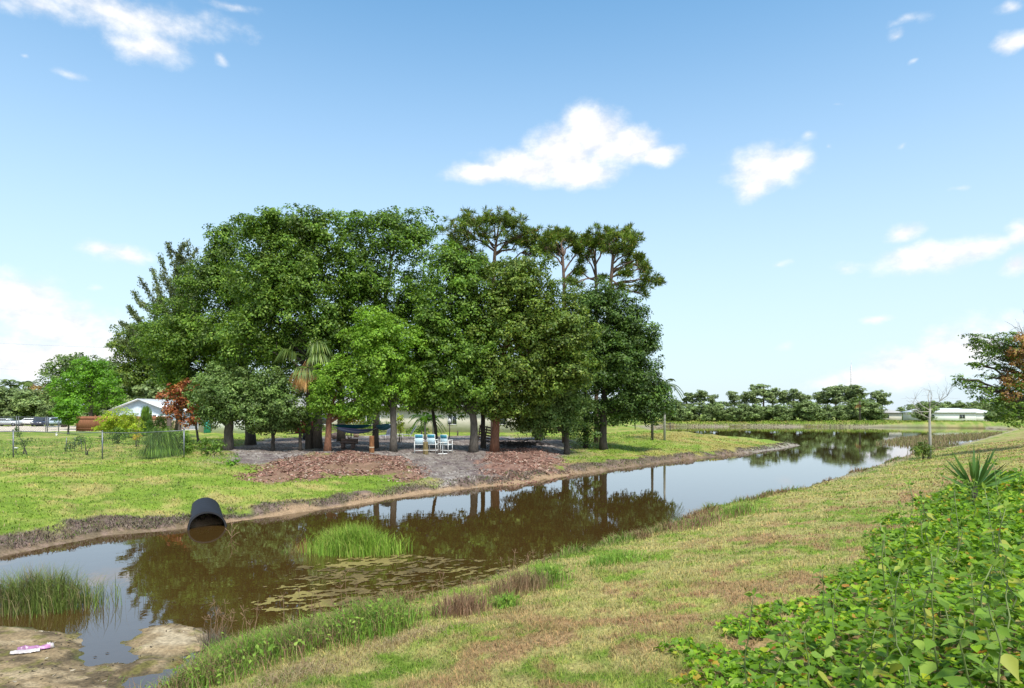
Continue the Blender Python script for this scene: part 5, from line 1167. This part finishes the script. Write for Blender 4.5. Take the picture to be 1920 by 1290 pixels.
def car(label, px, Y, rz, colr, suv=True):
    b = base_at(px, Y); t = thing('parked_car', label, 'car', b, rz, 'cars parked along the far drive'); h = 1.72 if suv else 1.45; L = 2.25
    paint = simple('car_paint', colr, .25, var=.05); 
    m = MB(); m.prism([(-L, .35), (L, .35), (L, .75), (L-.15, .92), (1.15, 1.02), (-L+.1, 1.05), (-L, .8)], -.88, .88); m.build('body', paint, t)
    m = MB(); m.prism([(-L+.15, 1.04), (1.1, 1.01), (.45, h), (-L+.55 if not suv else -L+.3, h)], -.80, .80); m.build('roof', paint, t)
    for s in (-1, 1):
        m = MB(); m.prism([(-L+.5, 1.10), (.85, 1.08), (.36, h-.12), (-L+.75, h-.12)], s*.803-.006, s*.803+.006); m.build('side_window', M_GLASS, t)
        m = MB(); m.box((L-.02, s*.62, .72), (.08, .34, .14)); m.build('headlight', M_WHITE, t)
        for w in (-1.35, 1.35):
            m = MB(); a = np.arange(20)/20*2*np.pi; m.prism([(w+.34*math.cos(q), .34+.34*math.sin(q)) for q in a], s*.80-.11, s*.80+.11); wl = m.build('wheel', M_TYRE, t)
            m = MB(); m.prism([(w+.2*math.cos(q), .34+.2*math.sin(q)) for q in a], s*.915-.012, s*.915+.012); m.build('rim', M_GALV, wl)
    m = MB(); m.add([(1.105, -.68, 1.05), (1.105, .68, 1.05), (.49, .62, h-.07), (.49, -.62, h-.07)], [(0, 1, 2, 3)]); m.add([(1.115, -.68, 1.055), (1.115, .68, 1.055), (.50, .62, h-.065), (.50, -.62, h-.065)], [(0, 1, 2, 3)]); m.build('windscreen', M_GLASS, t)

def cars():
    car('silver-grey car parked at the far left edge behind the tall fence', 14, 126, math.radians(10), (.42, .45, .47), False)
    car('white car parked between the silver-grey car and the dark one', 54, 128, math.radians(200), (.78, .78, .78), False)
    car('dark blue-grey sport utility car parked beside the white one', 75, 125, math.radians(-70), (.05, .055, .085))
    car('pale blue car at the right end of the parked row', 93, 130, math.radians(-100), (.50, .58, .66))

def tall_chair(px, Y, rz, label):
    b = base_at(px, Y); t = thing('patio_chair', label, 'chair', b, rz, 'white patio chairs with teal headbands'); r = .022
    SL = simple('pale_blue_sling', (.55, .70, .76), .7, var=.12); TE = simple('teal_fabric', (.045, .24, .33), .7, var=.15)
    for sx in (-1, 1):
        for sy, top in ((-1, .82), (1, .80)): m = MB(); m.tube([(sx*.28, sy*.26, 0), (sx*.27, sy*.25, top)], r, 7); m.build('leg', M_WHITE, t)
        m = MB(); m.tube([(sx*.28, -.30, .82), (sx*.28, .30, .80)], .026, 7); m.build('armrest', M_WHITE, t)
    m = MB()
    for z in (.16, .52):
        for sx in (-1, 1): m.tube([(sx*.28, -.26, z), (sx*.28, .26, z)], .016, 6)
        for sy in (-1, 1): m.tube([(-.28, sy*.26, z+.005), (.28, sy*.26, z+.005)], .016, 6)
    for sx in (-1, 1): m.tube([(sx*.24, .25, .5), (sx*.24, .34, 1.14)], .018, 6)
    m.tube([(-.24, .34, 1.14), (.24, .34, 1.14)], .018, 6); m.build('frame', M_WHITE, t)
    m = MB(); m.box((0, .0, .55), (.50, .50, .03), bev=.01); m.build('seat', SL, t)
    m = MB(); m.box((0, .288, .76), (.46, .025, .40), rot=Matrix.Rotation(-.14, 4, 'X'), bev=.008); bk = m.build('backrest', SL, t); m = MB(); m.box((0, .335, 1.04), (.47, .035, .20), rot=Matrix.Rotation(-.14, 4, 'X'), bev=.01); m.build('headband', TE, bk)

def hammock(label, p0, p1, sag, wid, cols):
    p0, p1 = np.array(p0, float), np.array(p1, float); t = thing('hammock', label, 'hammock', tuple(p0)); d = p1-p0; L = np.linalg.norm(d); side = unit(np.cross(d, (0, 0, 1.0)))
    U, V_ = np.linspace(.10, .90, 30), np.linspace(-1, 1, 13); u, v = np.meshgrid(U, V_); ww = wid*(.18+.82*np.sin(np.pi*(u-.08)/.84)**.7); cx = 4*u*(1-u)
    pts = d[None, None]*u[..., None]+side*(v*ww*.5)[..., None]+np.array((0, 0, 1.0))*(-sag*cx+ww*.55*v*v*.7)[..., None]
    i = np.arange(u.size).reshape(u.shape); f = np.stack([i[:-1, :-1], i[:-1, 1:], i[1:, 1:], i[1:, :-1]], -1).reshape(-1, 4)
    k = (np.arange(13) % len(cols)); col = np.array(cols)[k][:, None, :].repeat(30, 1).reshape(-1, 3); mk('cloth', pts, f, bpy.data.materials.get('hammock_cloth') or colmat('hammock_cloth', bump=0, rough=.8, vary=.15), t, col=col)
    m = MB()
    for e, s in ((0, .10), (1, .90)):
        for vv in (-1, -.4, .4, 1):
            ww = wid*.2; q = d*s+side*vv*ww*.5+np.array((0, 0, -sag*4*s*(1-s)+ww*.38*vv*vv)); m.tube([d*e, q], .008, 4, cap=False)
    m.build('ropes', simple('cotton_rope', (.5, .45, .36), .9), t)

def yard():
    tall_chair(786, 41.6, math.radians(185), 'white high patio chair, leftmost of three, left of the olive stump'); tall_chair(811, 42.0, math.radians(170), 'white high patio chair, middle of three, just right of the olive stump'); tall_chair(837, 42.3, math.radians(155), 'white high patio chair, rightmost of three, behind the white pedestal table')
    b = base_at(830, 41.0); t = thing('pedestal_table', 'small white pedestal table in front of the rightmost high chair', 'table', b); m = MB(); m.tube([(0, 0, .03), (0, 0, .70)], .035, 10); m.build('pole', M_WHITE, t)
    m = MB(); a = np.arange(24)/24*2*np.pi; m.tube([(0, 0, .70), (0, 0, .725)], .30, 24); m.build('tabletop', M_WHITE, t); m = MB()
    for k in range(4): m.box((.14*math.cos(k*1.571+.4), .14*math.sin(k*1.571+.4), .03), (.30, .05, .05), rot=Matrix.Rotation(k*1.571+.4, 4, 'Z'))
    m.build('base', M_WHITE, t)
    b = G(750, 824); t = thing('side_table', 'low white square side table left of the grey lounge chair', 'table', b); m = MB(); m.box((0, 0, .44), (.55, .55, .05), bev=.015); m.build('tabletop', M_WHITE, t)
    for sx in (-1, 1):
        for sy in (-1, 1): m = MB(); m.box((sx*.22, sy*.22, .21), (.06, .06, .42)); m.build('leg', M_WHITE, t)
    b = G(768, 822); t = thing('lounge_chair', 'grey sling lounge chair with raised back behind the high white chairs', 'lounge chair', b, math.radians(200)); GS = simple('grey_sling', (.20, .235, .25), .7, var=.15); m = MB(); m.box((.55, 0, .36), (1.3, .6, .03), bev=.01); m.build('seat', GS, t)
    m = MB(); m.box((-.36, 0, .72), (.03, .6, .88), rot=Matrix.Rotation(-.55, 4, 'Y'), bev=.01); m.build('backrest', GS, t); m = MB()
    for s in (-1, 1): m.tube([(-.15, s*.33, .34), (1.25, s*.33, .36)], .022, 6); m.tube([(-.12, s*.33, .36), (-.62, s*.33, 1.12)], .022, 6)
    m.build('frame', M_WHITE, t)
    for sx in (0, 1.1):
        for s in (-1, 1): m = MB(); m.tube([(sx, s*.33, 0), (sx, s*.33, .35)], .022, 6); m.build('leg', M_WHITE, t)
    b = G(727, 824); t = thing('lounge_chair', 'pale blue reclining beach chair half hidden by the young tree trunk', 'lounge chair', b, math.radians(150)); PB = simple('pale_blue_canvas', (.45, .55, .72), .75, var=.15); m = MB(); m.box((.3, 0, .36), (.7, .6, .03), bev=.01); m.build('seat', PB, t); m = MB(); m.box((-.22, 0, .85), (.03, .6, 1.05), rot=Matrix.Rotation(-.4, 4, 'Y'), bev=.01); m.build('backrest', PB, t)
    for sx in (0, .6):
        for s in (-1, 1): m = MB(); m.tube([(sx, s*.31, 0), (sx, s*.31, .35)], .022, 6); m.build('leg', M_WHITE, t)
    # stump posts
    for px, py, hh, r, lab, c in ((697, 849, 1.0, .14, 'orange-brown wooden post with a pale band in front of the hammock', (.20, .085, .03)), (795, 849, .74, .15, 'olive-brown wooden stump post in front of the white chairs', (.16, .12, .045))):
        b = base_at(px+3 if px > 750 else px, 40.5); t = thing('wooden_post', lab, 'post', b); m = MB(); q = np.linspace(0, 1, 9); m.tube([(0, 0, -.1+z*(hh+.1)) for z in q], [r*(1.08-.10*z+.03*math.sin(z*19)) for z in q], 14); m.build('log', simple('post_wood', c, .85, var=.45, scale=6, bump=.6, stretch=(2, 2, .5)), t, smooth=False)
        m = MB(); m.tube([(0, 0, hh*.28), (0, 0, hh*.28+.07)], r*1.07, 14); m.build('band', simple('pale_rope', (.48, .40, .28), .9), t)
    b = G(653, 841); t = thing('wooden_bench', 'low rough wooden bench on thick block legs under the hammock', 'bench', b, math.radians(-6)); MBW = simple('mauve_brown_wood', (.16, .105, .09), .85, var=.35, scale=5, bump=.6, stretch=(.5, 2, 2)); m = MB(); m.box((0, 0, .40), (1.05, .42, .13), bev=.02); m.build('seat', MBW, t)
    for s in (-1, 1): m = MB(); m.box((s*.34, 0, .165), (.20, .36, .35), bev=.02); m.build('leg', MBW, t)
    m = MB(); m.box((0, .26, .46), (1.15, .07, .34), bev=.02); m.build('backrest', MBW, t)
    hammock('teal hammock slung from the red-brown trunk, behind the striped one', W(618, 795, 41.8), W(702, 796, 46), .30, .7, [(.02, .16, .20), (.03, .22, .24), (.015, .10, .17)])
    hammock('lilac and blue striped hammock slung low over the wooden bench', W(622, 799, 41.2), W(706, 803, 45.5), .42, .8, [(.30, .26, .48), (.08, .20, .36), (.42, .38, .55), (.05, .12, .28)])
    hammock('short teal hammock hanging between the thin trunk and the young tree', W(707, 800, 45.5), W(736, 793, 42), .35, .9, [(.03, .17, .24), (.10, .26, .34)])
    for px, py, r, lab in ((629, 823, .42, 'mauve rounded boulder right of the red-brown trunk'), (640, 822, .28, 'smaller reddish boulder beside the mauve one'), (668, 820, .30, 'tan boulder behind the wooden bench')):
        b = G(px, py); m = MB(); m.ball((0, 0, r*.6), (r, r*.8, r*.75), 14, 10, .22); tag(m.build('boulder', simple('boulder_stone', (.26, .18, .16) if px < 660 else (.34, .25, .16), .9, var=.35, scale=4, bump=.6), None, b, smooth=True), lab, 'boulder')
    # red trailer behind the trunks
    b = base_at(577, 62); t = thing('utility_trailer', 'dark red box trailer half hidden behind the palm trunk', 'trailer', b, .1); m = MB(); m.box((0, 0, 1.15), (2.0, 1.4, 1.05), bev=.04); m.build('box', simple('dark_red_paint', (.22, .012, .016), .5, var=.2), t)
    m = MB(); m.box((0, 0, .58), (2.1, 1.3, .08)); m.build('chassis', M_BLACK, t)
    for s in (-1, 1): m = MB(); a = np.arange(18)/18*2*np.pi; m.prism([(.0+.33*math.cos(q), .33+.33*math.sin(q)) for q in a], s*.76-.09, s*.76+.09); m.build('wheel', M_TYRE, t)
    m = MB(); m.tube([(-1.0, 0, .55), (-1.9, 0, .5)], .05, 6); m.build('tow_bar', M_BLACK, t)
    # slatted pallet between the trunks
    b = G(909, 829); t = thing('wooden_pallet', 'dark wooden pallet leaning between the grey trunk and the orange-brown trunk', 'pallet', b, -.15); R = Matrix.Rotation(.25, 4, 'X')@Matrix.Rotation(.18, 4, 'Y'); m = MB()
    for k in range(6): m.box(R@Vector((0, 0, .12+k*.23)), (1.25, .03, .11), rot=R)
    m.build('slats', M_DARKW, t)
    for s in (-.55, 0, .55): m = MB(); m.box(R@Vector((s, .05, .68)), (.09, .07, 1.36), rot=R); m.build('upright', M_DARKW, t)
    # brush pile
    b = G(968, 838); m = MB()
    for _ in range(110):
        p = np.array((rng.normal()*.9, rng.normal()*.5, .05+.25*rng.random())); d = unit(rng.normal(size=3)*np.array((1.4, .7, .25)))*(.4+.8*rng.random()); m.tube(curve_pts(p-d, p+d, .05, 5, .05), np.linspace(.022, .008, 5), 4)
    tag(m.build('brush_pile', BARK_DARK, None, b), 'pile of dark cut branches under the low grey-green oak', 'brush pile')
    # posts, bird feeder, lights
    for px, py, hh, lab in ((790, 820, 1.0, 'short dark post left of the leaning thin-stemmed tree'), (858, 817, .5, 'thin black path light on the lawn behind the chairs'), (317, 853, 2.0, 'dark burnt palm stub standing in the drooping green shrub')):
        b = G(px, py); m = MB(); r = .13 if px == 317 else .07; m.tube([(0, 0, -.1), (.02, 0, hh*.5), (0, .02, hh)], [r*1.1, r, r*.9], 9); m.ball((0, .02, hh), (r*1.0, r*1.0, r*.5), 9, 6, .2); tag(m.build('short_post', M_DARKW, None, b), lab, 'post')
    b = G(843, 820); t = thing('bird_house', 'white bird house on a dark pole behind the high white chairs', 'bird house', b); m = MB(); m.tube([(0, 0, -.1), (0, 0, 1.35)], .045, 8); m.build('pole', M_DARKW, t); m = MB(); m.prism([(-.14, 1.35), (.14, 1.35), (.14, 1.65), (0, 1.82), (-.14, 1.65)], -.14, .14); m.build('box', M_WHITE, t)
    b = G(30, 852); t = thing('path_light', 'small flat-topped path light beside the left fence post', 'path light', b); m = MB(); m.tube([(0, 0, -.05), (0, 0, .32)], .02, 8); m.build('stake', M_BLACK, t); m = MB(); m.tube([(0, 0, .30), (0, 0, .37), (0, 0, .39)], [.05, .13, .02], 14); m.build('cap', M_WHITE, t)
    b = G(106, 818); m = MB(); m.tube([(0, 0, -.05), (0, 0, .30)], [.09, .09], 12); m.ball((0, 0, .30), (.12, .12, .10), 12, 7); tag(m.build('pipe_cap', M_WHITE, None, b), 'white capped pipe standing on the left lawn beyond the fence', 'pipe')

def drooping(name, label, cat, px, py, H, R_, n, lm, w=.022, loc=None, cone=False):
    b = G(px, py) if loc is None else loc; t = thing(name, label, cat, b); Ps, Ts, Bs = [], [], []; k = max(1, b.y/35)
    for _ in range(n):
        a = rng.random()*6.28; r = R_*(.35+.65*rng.random()); h = H*(.55+.45*rng.random()); hd = np.array((math.cos(a), math.sin(a), 0)); o = np.array((rng.normal(), rng.normal(), 0))*R_*.22; s = np.linspace(0, 1, 6)[:, None]
        z = h*(1-(2.0*s-.85)**2*(.95 if not cone else 1.1)) if not cone else h*(1-s)**1.2+0*s
        q = o+hd*r*s**1.3+np.array((0, 0, 1.0))*np.maximum(z, .02); side = unit(np.cross(hd, (0, 0, 1.0))+.3*rng.normal(size=3))
        for j in range(1, 6): Ps.append((q[j]+q[j-1])/2); Ts.append((q[j]-q[j-1])*.56); Bs.append(side*w*k)
    v, f = quads(np.array(Ps), np.array(Ts), np.array(Bs)); mk('leaves', v, f, lm, t); m = MB(); m.tube([(0, 0, -.1), (0, 0, H*.4)], [.10, .05], 8); m.build('stem', BARK_DARK, t)

def garden():
    b = bush
    b('shrub', 'round yellow-green shrub in front of the brown board fence', 222, 62, [(222, 785, 28, 16), (205, 798, 20, 14), (242, 797, 24, 16), (222, 808, 34, 14)], L_YEL, .15, .4)
    b('shrub', 'low darker green shrub below the round yellow-green one', 215, 50, [(212, 818, 18, 12), (232, 816, 14, 12)], L_OAK2, .14, .35)
    drooping('drooping_shrub', 'dense dark green shrub of drooping strappy leaves beside the fence end', 'shrub', 300, 858, 1.5, .9, 900, L_OAK2, .016)
    b('shrub', 'rounded leafy green shrub filling the gap behind the drooping strappy shrub', 322, 35.5, [(312, 818, 22, 16), (335, 822, 22, 16), (345, 838, 18, 12), (318, 836, 20, 14)], L_OAK, .13, .3)
    b('shrub', 'dark bush partly hiding the wall of the pale blue house', 300, 66, [(292, 796, 16, 10), (308, 790, 14, 10), (318, 800, 12, 8)], L_OAK2, .16, .4)
    drooping('drooping_shrub', 'paler half of the drooping strappy shrub, right of the burnt stub', 'shrub', 335, 852, 1.3, .9, 520, L_OAK2, .016)
    drooping('cone_shrub', 'cone-shaped drooping green plant in front of the pale blue house', 'shrub', 0, 0, 3.1, 1.0, 420, L_OAK2, .018, loc=base_at(274, 70), cone=True)
    tree('dead_leaved_tree', 'small tree with rust-red dead leaves left of the flared trunk', 338, 44, [(337, 805), (338, 775)], [.13, .11, .06], [(330, 740, 20, 18), (352, 730, 24, 16), (340, 760, 24, 20), (325, 768, 14, 18), (365, 722, 14, 10), (352, 785, 16, 16)], L_RED, BARK, .20, .5, dens=.9)
    tree('young_broadleaf_tree', 'small dark green tree right behind the rust-red dead one', 372, 53, [(368, 800), (368, 780)], [.09, .08, .05], [(362, 765, 18, 18), (375, 748, 18, 16), (385, 775, 18, 16), (362, 790, 14, 8)], L_OAK, BARK, .18, .5)
    b('fruit_sapling', 'leafy mango-like sapling with pale tips right of the drooping shrub', 392, 35.5, [(380, 832, 14, 10), (398, 838, 16, 12), (412, 842, 12, 10), (388, 848, 12, 6)], L_OAK2, .16, .25, 'sapling', .8, 4, .35)
    b('fruit_sapling', 'low bright sapling at the left end of the mulch', 436, 31.5, [(432, 870, 10, 8), (442, 862, 8, 9), (425, 876, 9, 5)], L_BRIGHT, .14, .2, 'sapling', .8, 4, .35)
    b('fruit_sapling', 'thin dark-leaved sapling behind the left fence post', 46, 38, [(35, 832, 8, 5), (47, 826, 8, 6), (58, 828, 8, 4), (32, 812, 7, 10)], L_DARK, .13, .2, 'sapling', .6, 4, .35)
    b('fruit_sapling', 'thin pale green sapling beside the arched creeper', 163, 37, [(160, 826, 7, 8), (170, 830, 6, 6)], L_LIGHT, .14, .2, 'sapling', .6, 3, .35)
    b('croton_shrub', 'small bright yellow flowering plant beside the chain-link fence', 256, 46, [(254, 822, 6, 5), (260, 818, 4, 5)], L_CROTON, .12, .2)
    b('croton_shrub', 'yellow-orange croton shrub behind the striped hammock', 655, 58, [(650, 783, 16, 9), (664, 789, 16, 9), (640, 788, 12, 8)], L_CROTON, .20, .4)
    b('croton_shrub', 'yellow-green croton shrub right of the young tree trunk', 748, 55, [(748, 790, 8, 12), (752, 803, 9, 8)], L_YEL, .18, .3)
    b('shrub', 'dark mixed shrubs at the base of the cream house wall', 690, 74, [(690, 800, 30, 6), (720, 800, 20, 6), (785, 808, 22, 4), (640, 803, 30, 5)], L_OAK, .2, .5)
    feather_palm('little bright green palm in front of the cream house wall', 797, 60, 785, 14, 1.6, r=.07, lm=L_BRIGHT)
    feather_palm('clump palm with a few pale fronds near the house, right of the little palm', 812, 62, 786, 9, 1.3, r=.05, lm=L_LIGHT)
    # creeper on stakes
    g = G(140, 848); t = thing('creeper_arch', 'dark creeper sprawling over a frame of stakes on the left lawn', 'creeper', g); m = MB()
    for x, tilt in ((-.55, .08), (.45, -.10), (.0, .02)): m.tube([(x, 0, -.05), (x+tilt, 0, .85)], .018, 6)
    m.build('stakes', M_GALV, t); P, Nn = crown([(-.25, 0, .28, .28, .2, .2), (.05, 0, .5, .3, .2, .2), (.3, 0, .68, .25, .2, .18)], .13, .2, 1.0, .1); v, f = leaf_cards(P, Nn, .13, .45); mk('leaves', v, f, L_DARK, t)
    # overhead wires at far left
    for k, (y0, y1, lab) in enumerate(((632, 655, 'upper power line crossing the sky at far left'), (684, 700, 'lower power line crossing the sky at far left'))):
        a, c = W(-420, y0-22, 120), W(330, y1, 128); m = MB(); q = curve_pts(a, c, -.012, 14, 0.0); m.tube(q, .011, 4); tag(m.build('power_line', M_GALV, None), lab, 'power line')

culvert(); litter_bag(); fences(); houses(); cars(); yard(); garden()
